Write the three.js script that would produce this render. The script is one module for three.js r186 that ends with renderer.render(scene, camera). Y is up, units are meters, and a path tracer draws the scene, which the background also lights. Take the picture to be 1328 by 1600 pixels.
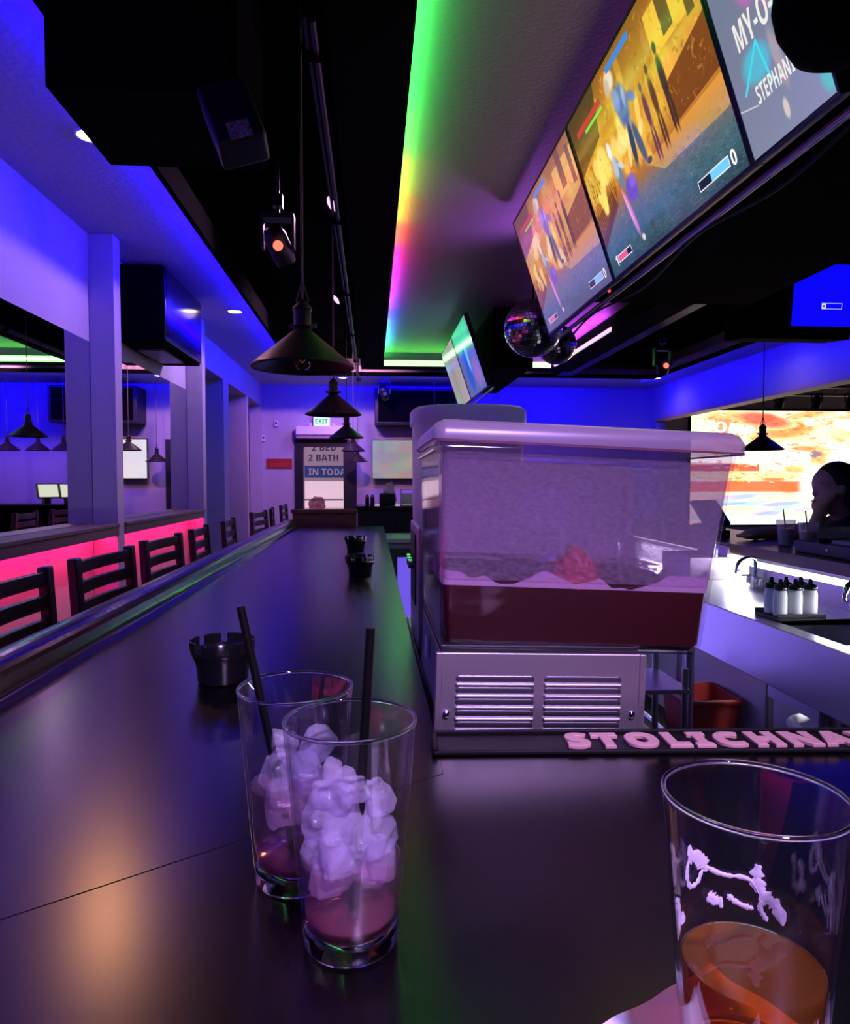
import * as THREE from 'three';
import { RoundedBoxGeometry } from 'three/addons/geometries/RoundedBoxGeometry.js';
import { mergeGeometries } from 'three/addons/utils/BufferGeometryUtils.js';
import { ImprovedNoise } from 'three/addons/math/ImprovedNoise.js';
import { RectAreaLightUniformsLib } from 'three/addons/lights/RectAreaLightUniformsLib.js';
import { FontLoader } from 'three/addons/loaders/FontLoader.js';
import { TextGeometry } from 'three/addons/geometries/TextGeometry.js';
import { MarchingCubes } from 'three/addons/objects/MarchingCubes.js';

RectAreaLightUniformsLib.init();
const scene = new THREE.Scene();
const R = THREE.MathUtils.degToRad;

// ---------------------------------------------------------------- camera, exposure
const camera = new THREE.PerspectiveCamera(71.075, 1328 / 1600, 0.05, 60);
camera.position.set(0, 1.37, 0);
camera.rotation.order = 'YXZ';
camera.rotation.set(R(-2.454), R(-4.184), 0);
const renderer = new THREE.WebGLRenderer();
renderer.toneMapping = THREE.LinearToneMapping;
renderer.toneMappingExposure = 1.0;
renderer.shadowMap.enabled = true;
scene.background = new THREE.Color().setRGB(0.92, 0.62, 0.76);      // dusk sky outside the entrance door

// ---------------------------------------------------------------- large lights of the room
function area(name, color, intensity, w, h, at, towards) {
  const l = new THREE.RectAreaLight(color, intensity, w, h);
  l.name = name; l.position.set(...at); l.lookAt(...towards); scene.add(l); return l;
}
const BLUE = new THREE.Color().setRGB(0.004, 0.0, 1);
// blue strips: along the dropped ceilings (left, far, right)
for (const z of [1.6, -1.4, -4.4, -7.4, -10.0]) area('blue_strip', BLUE, 95, z < -9 ? 2.2 : 3, 0.03, [-1.135, 2.995, z], [-1.9, 2.9, z]);
area('blue_strip_far', BLUE, 260, 5.0, 0.03, [1.4, 2.995, -11.05], [1.4, 2.9, -12.6]);
for (const z of [-7.0, -10.2]) area('blue_strip_right', BLUE, 150, 3.0, 0.03, [4.42, 2.995, z], [5, 2.8, z]);

// ---------------------------------------------------------------- helpers
const taken = {};
function numbered(name) { const n = (taken[name] = (taken[name] ?? -1) + 1); return n ? `${name}_${String(n).padStart(3, '0')}` : name; }
function tag(o, label, category, group) { o.userData.label = label; if (category) o.userData.category = category; if (group) o.userData.group = group; return o; }
function thing(name, label, category, pos = [0, 0, 0], turn = 0, group) {
  const g = new THREE.Group(); g.name = numbered(name); g.position.set(...pos); g.rotation.y = turn; scene.add(g); return tag(g, label, category, group);
}
function part(parent, name, geo, mat, pos, rot) {
  const m = new THREE.Mesh(geo, mat); m.name = name;
  if (pos) m.position.set(...pos);
  if (rot) m.rotation.set(...rot);
  parent.add(m); return m;
}
function solo(name, label, category, geo, mat, pos, rot, group) { const m = part(scene, numbered(name), geo, mat, pos, rot); return tag(m, label, category, group); }
function struct(name, geo, mat, pos, rot, label) { const m = part(scene, name, geo, mat, pos, rot); m.userData.kind = 'structure'; if (label) m.userData.label = label; return m; }
function box(x0, x1, y0, y1, z0, z1) { const g = new THREE.BoxGeometry(Math.abs(x1 - x0), Math.abs(y1 - y0), Math.abs(z1 - z0)); g.translate((x0 + x1) / 2, (y0 + y1) / 2, (z0 + z1) / 2); return g; }
function rbox(w, h, d, r = 0.005, s = 2) { return new RoundedBoxGeometry(w, h, d, s, Math.min(r, w / 2.01, h / 2.01, d / 2.01)); }
function rboxAt(x0, x1, y0, y1, z0, z1, r = 0.005) { const g = rbox(Math.abs(x1 - x0), Math.abs(y1 - y0), Math.abs(z1 - z0), r); g.translate((x0 + x1) / 2, (y0 + y1) / 2, (z0 + z1) / 2); return g; }
function cyl(r0, r1, h, n = 24) { return new THREE.CylinderGeometry(r0, r1, h, n); }
function tube(pts, r, n = 24, rs = 8) { return new THREE.TubeGeometry(new THREE.CatmullRomCurve3(pts.map((p) => new THREE.Vector3(...p))), n, r, rs, false); }
function rod(a, b, r, rs = 8) { const A = new THREE.Vector3(...a), B = new THREE.Vector3(...b), d = B.clone().sub(A); const g = new THREE.CylinderGeometry(r, r, d.length(), rs); g.applyQuaternion(new THREE.Quaternion().setFromUnitVectors(new THREE.Vector3(0, 1, 0), d.normalize())); g.translate((A.x + B.x) / 2, (A.y + B.y) / 2, (A.z + B.z) / 2); return g; }
function lathe(pts, n = 40) { return new THREE.LatheGeometry(pts.map((p) => new THREE.Vector2(p[0], p[1])), n); }
function merge(list) { return mergeGeometries(list.map((g) => { const h = g.index ? g.toNonIndexed() : g; for (const k of Object.keys(h.attributes)) if (!['position', 'normal', 'uv'].includes(k)) h.deleteAttribute(k); return h; })); }
let seed = 7; const rnd = () => { seed = (seed * 16807) % 2147483647; return (seed - 1) / 2147483646; };
const perlin = new ImprovedNoise();
function noiseTex(size, f, { lo = 0, hi = 255, oct = 4, sx = 1, sy = 1 } = {}, rep = 1) {
  const d = new Uint8Array(size * size * 4);
  for (let y = 0; y < size; y++) for (let x = 0; x < size; x++) {
    let v = 0, a = 0.5, q = f;
    for (let o = 0; o < oct; o++) { v += a * perlin.noise((x / size) * q * sx, (y / size) * q * sy, 3.7 * o + f); a *= 0.55; q *= 2.1; }
    const k = Math.max(0, Math.min(255, lo + (hi - lo) * (0.5 + v)));
    const i = (y * size + x) * 4; d[i] = d[i + 1] = d[i + 2] = k; d[i + 3] = 255;
  }
  const t = new THREE.DataTexture(d, size, size); t.magFilter = THREE.LinearFilter; t.wrapS = t.wrapT = THREE.RepeatWrapping; t.repeat.set(rep, rep); t.needsUpdate = true; return t;
}
function canvas(w, h, draw) { const c = document.createElement('canvas'); c.width = w; c.height = h; draw(c.getContext('2d'), w, h); const t = new THREE.CanvasTexture(c); t.colorSpace = THREE.SRGBColorSpace; return t; }
function uvMetres(g, s = 1) { const p = g.attributes.position, n = g.attributes.normal, u = g.attributes.uv; for (let i = 0; i < p.count; i++) { const ax = Math.abs(n.getX(i)), ay = Math.abs(n.getY(i)), az = Math.abs(n.getZ(i)); if (ax > ay && ax > az) u.setXY(i, p.getZ(i) * s, p.getY(i) * s); else if (ay > az) u.setXY(i, p.getX(i) * s, p.getZ(i) * s); else u.setXY(i, p.getX(i) * s, p.getY(i) * s); } return g; }

// ---------------------------------------------------------------- materials
const S = (o) => new THREE.MeshStandardMaterial(o), PM = (o) => new THREE.MeshPhysicalMaterial(o);
const col = (r, g, b) => new THREE.Color().setRGB(r, g, b);
const fine = noiseTex(256, 24), coarse = noiseTex(256, 5), plaster = noiseTex(256, 40, { oct: 2 });
const woodN = noiseTex(256, 6, { sx: 1, sy: 9, lo: 90, hi: 255 });
const M = {
  paint: S({ color: col(0.5, 0.47, 0.5), roughness: 0.85, bumpMap: plaster, bumpScale: 0.0015 }),
  ceilPaint: S({ color: col(0.5, 0.47, 0.5), roughness: 0.9, bumpMap: plaster, bumpScale: 0.002 }),
  coffer: S({ color: col(0.2, 0.17, 0.21), roughness: 0.6, bumpMap: plaster, bumpScale: 0.002 }),
  black: PM({ color: col(0.003, 0.003, 0.0035), roughness: 0.95, specularIntensity: 0.06 }),
  blackSatin: S({ color: col(0.01, 0.01, 0.011), roughness: 0.45 }),
  blackGloss: S({ color: col(0.008, 0.008, 0.009), roughness: 0.18 }),
  floor: S({ color: col(0.03, 0.03, 0.033), roughness: 0.45, bumpMap: fine, bumpScale: 0.001 }),
  barTop: PM({ color: col(0.0012, 0.001, 0.001), roughness: 0.25, ior: 1.54 }),
  darkWood: PM({ color: col(0.02, 0.01, 0.008), specularIntensity: 0.6, roughness: 0.2, map: woodN, bumpMap: woodN, bumpScale: 0.0004 }),
  ledgeWood: S({ color: col(0.2, 0.13, 0.1), roughness: 0.5, map: woodN }),
  brownWood: S({ color: col(0.22, 0.07, 0.045), roughness: 0.45, map: woodN }),
  chairWood: S({ color: col(0.045, 0.038, 0.045), roughness: 0.34, bumpMap: woodN, bumpScale: 0.0003 }),
  mirror: S({ color: col(0.78, 0.76, 0.8), metalness: 1, roughness: 0.015 }),
  steel: S({ color: col(0.5, 0.48, 0.5), metalness: 1, roughness: 0.36, bumpMap: noiseTex(256, 30, { sx: 0.1, sy: 8 }), bumpScale: 0.0001 }),
  steelDark: S({ color: col(0.25, 0.25, 0.28), metalness: 1, roughness: 0.35 }),
  chrome: S({ color: col(0.8, 0.8, 0.82), metalness: 1, roughness: 0.08 }),
  bronze: S({ color: col(0.045, 0.035, 0.03), metalness: 0.6, roughness: 0.4 }),
  steelPanel: S({ color: col(0.62, 0.56, 0.58), metalness: 1, roughness: 0.44 }),
  steelSink: S({ color: col(0.72, 0.71, 0.74), metalness: 1, roughness: 0.34 }),
  white: S({ color: col(0.75, 0.74, 0.75), roughness: 0.6 }),
  whiteWall: S({ color: col(0.7, 0.7, 0.72), roughness: 0.5 }),
  red: S({ color: col(0.3, 0.02, 0.015), roughness: 0.5 }),
  rubber: PM({ color: col(0.005, 0.005, 0.005), roughness: 0.6, specularIntensity: 0.35 }),
  glass: PM({ color: col(0.97, 0.97, 1), roughness: 0.015, transmission: 1, thickness: 0, ior: 1.5 }),
  glassSolid: PM({ color: col(0.98, 0.98, 1), roughness: 0.01, transmission: 1, thickness: 0.01, ior: 1.5 }),
  pane: PM({ color: col(0.95, 0.95, 0.97), roughness: 0.02, transmission: 1, thickness: 0, ior: 1.45 }),
  paper: S({ color: col(0.8, 0.78, 0.8), roughness: 0.9 }),
};

// ---------------------------------------------------------------- floor, walls, ceilings
struct('floor', box(-3.4, 10.2, -0.1, 0, -12.8, 4.2), M.floor);
struct('wall_back', box(-3.4, 10.2, 0, 3.6, 4.0, 4.2), M.paint);
struct('ceiling', box(-3.4, 10.2, 3.5, 3.65, -12.8, 4.2), M.black, null, null, 'black open ceiling above the dropped panels');
// left wall: half wall, mirrors, header, tall openings
const lw = (n, y0, y1, z0, z1) => struct(n, uvMetres(box(-2.1, -1.9, y0, y1, z0, z1), 0.7), M.paint);
lw('wall_left', 0, 1.03, -8.0, 4.0); 
lw('wall_left_header', 2.31, 3.5, -8.0, 4.0); lw('wall_left_lintel', 2.67, 3.5, -12.6, -8.0);
lw('wall_left_behind_mirror', 1.03, 2.31, -8.0, 4.0).position.x = -0.012;
lw('wall_left_pier_1', 0, 2.67, -9.72, -9.4); lw('wall_left_pier_2', 0, 2.67, -11.25, -11.1); lw('wall_left_pier_3', 0, 2.67, -12.6, -12.5);
struct('wall_left_alcove', box(-3.3, -3.1, 0, 3.5, -12.6, -7.4), M.paint);
struct('wall_left_alcove_end', box(-3.1, -2.1, 0, 3.5, -7.6, -7.4), M.paint);
for (const [i, z] of [[1, -9.56], [2, -11.175]]) struct(`wall_left_partition_${i}`, box(-3.1, -2.1, 0, 3.5, z - (i === 1 ? 0.16 : 0.075), z + (i === 1 ? 0.16 : 0.075)), M.paint);
struct('ceiling_alcove', box(-3.1, -2.1, 2.67, 2.75, -12.6, -7.6), M.paint);
// pilasters between the mirrors
const pilZ = [-7.54, -5.03, -2.52, -0.01, 2.5];
pilZ.forEach((z, i) => struct(`trim_${i + 1}`, rboxAt(-1.9, -1.735, 0, 3.03, z - 0.13, z, 0.004), M.paint, null, null, 'square pilaster between two wall mirrors'));
const bays = [[-7.54, -5.16], [-5.03, -2.65], [-2.52, -0.14], [-0.01, 2.37]];
bays.forEach(([z0, z1], i) => {
  solo('wall_mirror', ['frameless wall mirror between the second and third pilaster, reflecting the far television', 'large frameless wall mirror at the left edge of the picture, reflecting pendant lamps', 'frameless wall mirror left of the near stools', 'frameless wall mirror beside the viewer'][i], 'mirror', box(-1.91, -1.9, 1.085, 2.31, z0, z1), M.mirror, null, null, 'wall mirrors');
  const l = thing('drink_ledge', ['brown wooden drink ledge under the mirror between two pilasters', 'brown wooden drink ledge under the mirror at the left edge', 'brown wooden drink ledge left of the near stools', 'brown wooden drink ledge beside the viewer'][i], 'ledge', [0, 0, 0], 0, 'drink ledges');
  part(l, 'ledge_top', uvMetres(rboxAt(-1.9, -1.72, 1.06, 1.083, z0, z1, 0.003), 2), M.ledgeWood);
  part(l, 'ledge_apron', uvMetres(rboxAt(-1.757, -1.727, 1.0, 1.062, z0, z1, 0.003), 2), M.ledgeWood);
  part(l, 'led_channel', box(-1.8, -1.775, 1.045, 1.06, z0 + 0.02, z1 - 0.02), M.steelDark);
  part(l, 'led_diffuser', box(-1.797, -1.778, 1.04, 1.045, z0 + 0.02, z1 - 0.02), S({ color: 0x000000, emissive: col(1, 0.03, 0.16), emissiveIntensity: 3 }));
  area('pink_strip', col(1, 0.02, 0.19), 62, z1 - z0 - 0.04, 0.025, [-1.787, 1.038, (z0 + z1) / 2], [-1.83, 0.3, (z0 + z1) / 2]);
});
// dropped blue-lit ceilings
struct('ceiling_left', uvMetres(box(-1.9, -1.1, 3.03, 3.12, -12.6, 4.0), 0.8), M.ceilPaint);
struct('ceiling_far', uvMetres(box(-1.1, 5.0, 3.03, 3.12, -12.6, -11.0), 0.8), M.ceilPaint);
struct('ceiling_right', uvMetres(box(4.4, 5.0, 3.03, 3.12, -11.0, 4.0), 0.8), M.ceilPaint);
// LED channels of the blue strips
const blueGlow = S({ color: 0x000000, emissive: BLUE, emissiveIntensity: 2 });
{ const a = thing('blue_led_strip', 'blue LED strip along the edge of the dropped ceiling over the mirrors', 'light strip');
  part(a, 'led_channel', box(-1.125, -1.1, 2.97, 3.03, -11.0, 3.4), M.black); struct('trim_11', box(-1.1, -1.09, 2.97, 3.14, -11.0, 3.4), M.black); part(a, 'led_diffuser', box(-1.13, -1.125, 2.98, 3.01, -11.0, 3.4), blueGlow);
  const b = thing('blue_led_strip', 'blue LED strip facing the far wall with the entrance door', 'light strip');
  part(b, 'led_channel', box(-1.1, 4.4, 2.97, 3.03, -11.025, -11.0), M.black); part(b, 'led_diffuser', box(-1.1, 4.4, 2.98, 3.01, -11.03, -11.025), blueGlow);
  const c = thing('blue_led_strip', 'blue LED strip facing the header over the stage opening', 'light strip');
  part(c, 'led_channel', box(4.4, 4.415, 2.97, 3.03, -11.0, -5.0), M.black); part(c, 'led_diffuser', box(4.415, 4.42, 2.98, 3.01, -11.0, -5.0), blueGlow); }
// right wall with the wide opening to the stage room
struct('wall_right', box(5.0, 5.2, 0, 3.5, -6.4, 4.0), M.paint);
struct('wall_right_header', uvMetres(box(5.0, 5.2, 2.5, 3.5, -12.4, -6.4), 0.7), M.paint);
struct('trim_6', box(4.985, 5.215, 2.44, 2.5, -12.4, -6.4), S({ color: col(0.65, 0.45, 0.36), roughness: 0.6 }), null, null, 'pale trim along the bottom of the blue header');
struct('wall_right_end', box(5.0, 5.2, 0, 3.5, -12.6, -12.4), M.paint);
struct('wall_stage_right', box(10, 10.2, 0, 3.5, -12.6, 4), M.paint);
// far wall with the entrance door
const fw = (n, x0, x1, y0, y1) => struct(n, uvMetres(box(x0, x1, y0, y1, -12.8, -12.6), 0.7), M.paint);
fw('wall_far', -3.4, -1.195, 0, 3.6); fw('wall_far_right', -0.504, 10.2, 0, 3.6); fw('wall_far_above_door', -1.195, -0.504, 1.97, 3.6);

// ---------------------------------------------------------------- coffer over the bar with its colour-changing strip
{
  const y0 = 2.92, y1 = 3.1;
  struct('ceiling_coffer', uvMetres(box(0.15, 2.5, y1, y1 + 0.08, -9.75, 1.5), 1.2), M.coffer, null, null, 'smooth recessed coffer panel lit by the colour strip');
  struct('trim_7', box(-0.15, 0.15, y0, y1 + 0.08, -10.05, 1.8), M.black); struct('trim_8', box(2.5, 2.81, y0, y1 + 0.08, -10.05, 1.8), M.black);
  struct('trim_9', box(0.15, 2.5, y0, y1 + 0.08, -10.05, -9.75), M.black); struct('trim_10', box(0.15, 2.5, y0, y1 + 0.08, 1.5, 1.8), M.black);
  struct('trim_12', box(0.15, 2.5, 3.008, y1, -9.75, -9.742), M.coffer, null, null, 'pale end face of the coffer above the green strip');
  const stops = [[0, [0.05, 1, 0.1]], [-3.6, [0.05, 1, 0.1]], [-4.3, [0.6, 1, 0.04]], [-4.75, [1, 0.4, 0.03]], [-5.25, [1, 0.04, 0.05]], [-6.2, [0.85, 0.03, 0.9]], [-7.5, [0.1, 0.08, 1]], [-8.7, [0.06, 0.6, 0.9]], [-9.4, [0.05, 1, 0.2]], [-9.75, [0.1, 1, 0.05]]];
  const hue = (z) => { for (let i = 1; i < stops.length; i++) if (z >= stops[i][0]) { const [za, a] = stops[i - 1], [zb, b] = stops[i], t = Math.min(1, Math.max(0, (z - za) / (zb - za))); return a.map((v, k) => v + (b[k] - v) * t); } return stops[9][1]; };
  const s = thing('coffer_led_strip', 'colour-changing LED strip along the long left side of the ceiling coffer', 'light strip');
  part(s, 'led_channel', box(0.15, 0.157, 3.025, 3.055, -9.75, 1.5), M.steelDark);
  const n = 46;
  for (let i = 0; i < n; i++) {
    const za = 1.4 - (i * 11.1) / n, zb = za - 11.1 / n, zc = (za + zb) / 2, c = col(...hue(Math.min(0, zc)));
    part(s, 'led_segment', box(0.157, 0.162, 3.03, 3.05, zb, za), S({ color: 0x000000, emissive: c, emissiveIntensity: 2.5 }));
  }
  for (let i = 0; i < 23; i++) { const zc = 1.4 - (i + 0.5) * 11.1 / 23, c = hue(Math.min(0, zc)); area('coffer_strip', col(...c), 78, 11.1 / 23, 0.02, [0.168, 3.035, zc], [0.235, 3.3, zc]); }
  const e = thing('coffer_led_strip', 'bright green LED strip across the far end of the ceiling coffer', 'light strip');
  part(e, 'led_channel', box(0.16, 2.44, 2.92, 3.005, -9.75, -9.744), M.steelDark); part(e, 'led_diffuser', box(0.16, 2.44, 2.925, 3.0, -9.744, -9.735), S({ color: 0x000000, emissive: col(0.35, 1, 0.3), emissiveIntensity: 2.6 }));
  area('coffer_strip_end', col(0.12, 1, 0.08), 40, 2.2, 0.03, [1.3, 2.96, -9.73], [1.3, 3.3, -9.0]);
  const q = thing('coffer_led_strip', 'pink LED strip on the right side of the ceiling coffer beyond the mirror balls', 'light strip');
  part(q, 'led_channel', box(2.494, 2.5, 2.93, 2.99, -9.74, -7.4), M.steelDark); part(q, 'led_diffuser', box(2.485, 2.494, 2.94, 2.98, -9.74, -7.4), S({ color: 0x000000, emissive: col(1, 0.3, 0.8), emissiveIntensity: 2.6 }));
  area('coffer_strip_right', col(0.6, 0.05, 1), 120, 2.3, 0.03, [2.48, 2.96, -8.6], [2.0, 3.24, -8.6]);
}

// ---------------------------------------------------------------- the bar: two boards meeting at a mitre, rail, front panels
{
  const slab = (pts, t) => { const s = new THREE.Shape(pts.map(([x, z]) => new THREE.Vector2(x, z))); const g = new THREE.ExtrudeGeometry(s, { depth: t, bevelEnabled: true, bevelSize: 0.0012, bevelThickness: 0.0012, bevelSegments: 2 }); g.rotateX(Math.PI / 2); return uvMetres(g, 1.5); };
  const bar = thing('bar_counter', 'long dark laminate bar counter with a raised wooden rail', 'counter');
  // z in shape space is world z; slab hangs down from y = 1.07
  const L = slab([[-0.482, -0.345], [-0.482, -4.83], [0.072, -4.83], [0.072, -0.722]], 0.045); part(bar, 'bar_top', L, M.barTop, [0, 1.0688, 0]);
  const F = slab([[-0.482, -0.3425], [0.0715, -0.7195], [0.0715, -0.815], [1.72, -0.73], [2.25, -0.73], [2.25, -0.16], [-0.482, -0.16]], 0.045); part(bar, 'bar_top', F, M.barTop, [0, 1.0688, 0]);
  // rail profile along the left edge
  const prof = new THREE.Shape(); prof.moveTo(-0.478, 0.0); prof.lineTo(-0.484, 0.012); prof.bezierCurveTo(-0.494, 0.006, -0.502, 0.018, -0.51, 0.03); prof.bezierCurveTo(-0.53, 0.05, -0.565, 0.052, -0.588, 0.034); prof.bezierCurveTo(-0.605, 0.018, -0.602, -0.01, -0.585, -0.03); prof.lineTo(-0.56, -0.06); prof.lineTo(-0.484, -0.06); prof.lineTo(-0.478, 0);
  const rg = new THREE.ExtrudeGeometry(prof, { depth: 3.12, bevelEnabled: false, curveSegments: 10 });
  part(bar, 'rail', uvMetres(rg.clone(), 2), M.darkWood, [0, 1.07, -4.83]);
  const rg2 = new THREE.ExtrudeGeometry(prof, { depth: 1.547, bevelEnabled: false, curveSegments: 10 });
  part(bar, 'rail', uvMetres(rg2, 2), M.darkWood, [0, 1.07, -1.707]);
  part(bar, 'front_panel', box(-0.44, -0.40, 0.0, 1.02, -4.8, -0.22), M.darkWood);
  part(bar, 'front_panel', box(-0.40, 2.2, 0.0, 1.02, -0.26, -0.22), M.darkWood);
  part(bar, 'inner_panel', box(0.03, 0.06, 0.0, 1.02, -4.8, -0.8), M.steelDark);
  part(bar, 'inner_panel', box(0.06, 1.7, 0.0, 1.02, -0.72, -0.70), M.steelDark);
  part(bar, 'foot_rail', rod([-0.49, 0.2, -4.8], [-0.49, 0.2, -0.2], 0.02), M.steel);
  // right leg of the bar
  const rb = thing('bar_counter', 'right-hand leg of the bar counter above the white-lit sinks', 'counter');
  const G = slab([[1.72, -0.737], [1.72, -4.8], [2.25, -4.8], [2.25, -0.737]], 0.045); part(rb, 'bar_top', G, S({ color: col(0.1, 0.04, 0.035), roughness: 0.35 }), [0, 1.0688, 0]);
  part(rb, 'splash_wall', box(1.8, 1.84, 0.86, 1.02, -4.8, -0.8), M.whiteWall); part(rb, 'lower_wall', box(1.74, 1.84, 0, 0.86, -4.8, -0.8), M.whiteWall);
  part(rb, 'front_panel', box(2.1, 2.14, 0, 1.02, -4.8, -0.3), M.darkWood);
  const w = thing('led_strip_white', 'white LED strip under the right-hand bar top over the sinks', 'light strip');
  part(w, 'led_channel', box(1.745, 1.77, 1.005, 1.02, -4.7, -0.9), M.steel); part(w, 'led_diffuser', box(1.747, 1.768, 1.0, 1.005, -4.7, -0.9), S({ color: 0x000000, emissive: col(0.85, 0.85, 1), emissiveIntensity: 3 }));
  area('sink_strip', col(0.86, 0.84, 1), 190, 3.8, 0.022, [1.757, 0.998, -2.8], [1.35, 0.4, -2.8]);
}

// ---------------------------------------------------------------- screens
function blob(x, c, px, py, rx, ry, a = 0) { x.save(); x.translate(px, py); x.rotate(a); x.scale(rx, ry); const g = x.createRadialGradient(0, 0, 0, 0, 0, 1); g.addColorStop(0, c); g.addColorStop(0.6, c); g.addColorStop(1, c.replace(/[\d.]+\)$/, '0)')); x.fillStyle = g; x.beginPath(); x.arc(0, 0, 1, 0, 7); x.fill(); x.restore(); }
function gameScreen(x, w, h, pale) {
  let g = x.createLinearGradient(0, 0, 0, h);
  g.addColorStop(0, '#8a5a1c'); g.addColorStop(0.3, '#c98a2a'); g.addColorStop(0.5, '#d99a3a'); g.addColorStop(0.62, '#b06a2a'); g.addColorStop(0.72, '#6d6a66'); g.addColorStop(0.85, '#41606e'); g.addColorStop(1, '#2d4450');
  x.fillStyle = g; x.fillRect(0, 0, w, h);
  for (let i = 0; i < 60; i++) blob(x, `rgba(${200 + rnd() * 55},${130 + rnd() * 90},${40 + rnd() * 50},0.35)`, rnd() * w, h * (0.1 + 0.4 * rnd()), 20 + rnd() * 60, 15 + rnd() * 50);
  for (let i = 0; i < 22; i++) { x.fillStyle = `rgba(${70 + rnd() * 60},${30 + rnd() * 30},10,0.5)`; x.fillRect(w * (0.02 + 0.25 * rnd()), h * (0.3 + 0.3 * rnd()), 6, 30 + 50 * rnd()); }
  x.fillStyle = 'rgba(110,58,22,0.9)'; x.beginPath(); x.moveTo(w * 0.72, h * 0.42); x.lineTo(w, h * 0.34); x.lineTo(w, h * 0.58); x.lineTo(w * 0.72, h * 0.6); x.fill();
  x.fillStyle = 'rgba(235,190,60,0.9)'; x.fillRect(w * 0.72, h * 0.08, w * 0.28, h * 0.2); x.fillStyle = 'rgba(90,60,30,0.9)'; x.fillRect(w * 0.8, h * 0.0, w * 0.06, h * 0.25); x.fillRect(w * 0.93, h * 0.05, w * 0.04, h * 0.25);
  x.fillStyle = 'rgba(250,180,70,0.5)'; x.beginPath(); x.moveTo(w * 0.5, h * 0.62); x.lineTo(w, h * 0.6); x.lineTo(w, h * 0.74); x.lineTo(w * 0.6, h * 0.72); x.fill();
  for (let i = 0; i < 700; i++) { x.fillStyle = `rgba(${rnd() < 0.5 ? '20,30,40' : '190,200,190'},0.12)`; x.fillRect(rnd() * w, h * (0.66 + 0.34 * rnd()), 4 + rnd() * 12, 2 + rnd() * 3); }
  for (let i = 0; i < 6; i++) blob(x, 'rgba(255,225,120,0.75)', w * (0.12 + 0.1 * i * rnd() + 0.1 * rnd()), h * (0.3 + 0.2 * rnd()), 30 + 30 * rnd(), 26 + 40 * rnd());
  for (let i = 0; i < 420; i++) { x.fillStyle = ['rgba(255,215,120,0.4)', 'rgba(90,45,15,0.4)', 'rgba(200,110,40,0.4)', 'rgba(240,170,70,0.4)'][i % 4]; x.save(); x.translate(rnd() * w, h * (0.02 + 0.56 * rnd())); x.rotate(rnd() * 3); x.globalAlpha = 0.6; x.fillRect(0, 0, 4 + rnd() * 26, 2 + rnd() * 9); x.restore(); }
  for (let i = 0; i < 260; i++) { const yy = rnd(); x.strokeStyle = rnd() < 0.5 ? 'rgba(25,35,45,0.3)' : 'rgba(160,175,175,0.25)'; x.lineWidth = 1.5; x.beginPath(); x.ellipse(rnd() * w, h * (0.7 + 0.3 * yy), 8 + 16 * yy, 3 + 5 * yy, 0, 0, 7); x.stroke(); }
  // onlookers and two loose anonymous figures
  for (const [fx, fy, s, c] of [[0.66, 0.4, 1, 'rgba(80,50,40,0.9)'], [0.735, 0.38, 1.1, 'rgba(60,45,45,0.95)'], [0.6, 0.42, 0.9, 'rgba(90,50,80,0.9)']]) { blob(x, c, w * fx, h * (fy - 0.13 * s), 13 * s, 17 * s); blob(x, c, w * fx, h * fy, 20 * s, 70 * s); blob(x, c, w * fx - 8, h * (fy + 0.17), 9, 60); blob(x, c, w * fx + 10, h * (fy + 0.17), 9, 60); }
  // dark awning at the upper left, fence at the lower left, fire glow in the middle
  x.fillStyle = 'rgba(60,45,30,0.75)'; x.beginPath(); x.moveTo(0, 0); x.lineTo(w * 0.3, 0); x.lineTo(w * 0.24, h * 0.26); x.lineTo(0, h * 0.34); x.fill();
  x.fillStyle = 'rgba(95,50,22,0.8)'; x.beginPath(); x.moveTo(0, h * 0.62); x.lineTo(w * 0.2, h * 0.56); x.lineTo(w * 0.22, h * 0.66); x.lineTo(0, h * 0.82); x.fill();
  for (let i = 0; i < 12; i++) { x.fillStyle = 'rgba(150,90,40,0.9)'; x.fillRect(w * (0.01 + 0.016 * i), h * (0.55 - 0.004 * i), 8, h * (0.2 - 0.008 * i)); }
  for (let i = 0; i < 16; i++) blob(x, ['rgba(255,235,150,0.7)', 'rgba(255,190,80,0.6)'][i % 2], w * (0.36 + 0.2 * rnd()), h * (0.36 + 0.26 * rnd()), 14 + 30 * rnd(), 20 + 50 * rnd(), rnd());
  for (let i = 0; i < 9; i++) blob(x, 'rgba(255,225,110,0.75)', w * (0.06 + 0.16 * rnd()), h * (0.42 + 0.2 * rnd()), 14 + 20 * rnd(), 18 + 34 * rnd());
  const fig = (list) => list.forEach(([c, a, b, rx, ry, t]) => blob(x, c, w * a, h * b, rx, ry, t || 0));
  fig([['rgba(70,85,120,0.95)', 0.5, 0.5, 24, 92, -0.2], ['rgba(45,55,90,0.95)', 0.455, 0.47, 22, 86, 0.15], ['rgba(70,85,170,0.95)', 0.46, 0.27, 56, 76, 0.1], ['rgba(120,130,200,0.95)', 0.43, 0.22, 34, 44, 0], ['rgba(90,110,190,0.9)', 0.53, 0.28, 40, 18, 0.5], ['rgba(225,215,200,0.95)', 0.42, 0.1, 46, 36, 0], ['rgba(190,175,150,0.9)', 0.395, 0.12, 26, 34, 0.4], ['rgba(150,170,210,0.8)', 0.485, 0.24, 16, 40, 0.2], ['rgba(60,60,80,0.9)', 0.53, 0.62, 22, 12, 0]]);
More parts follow.
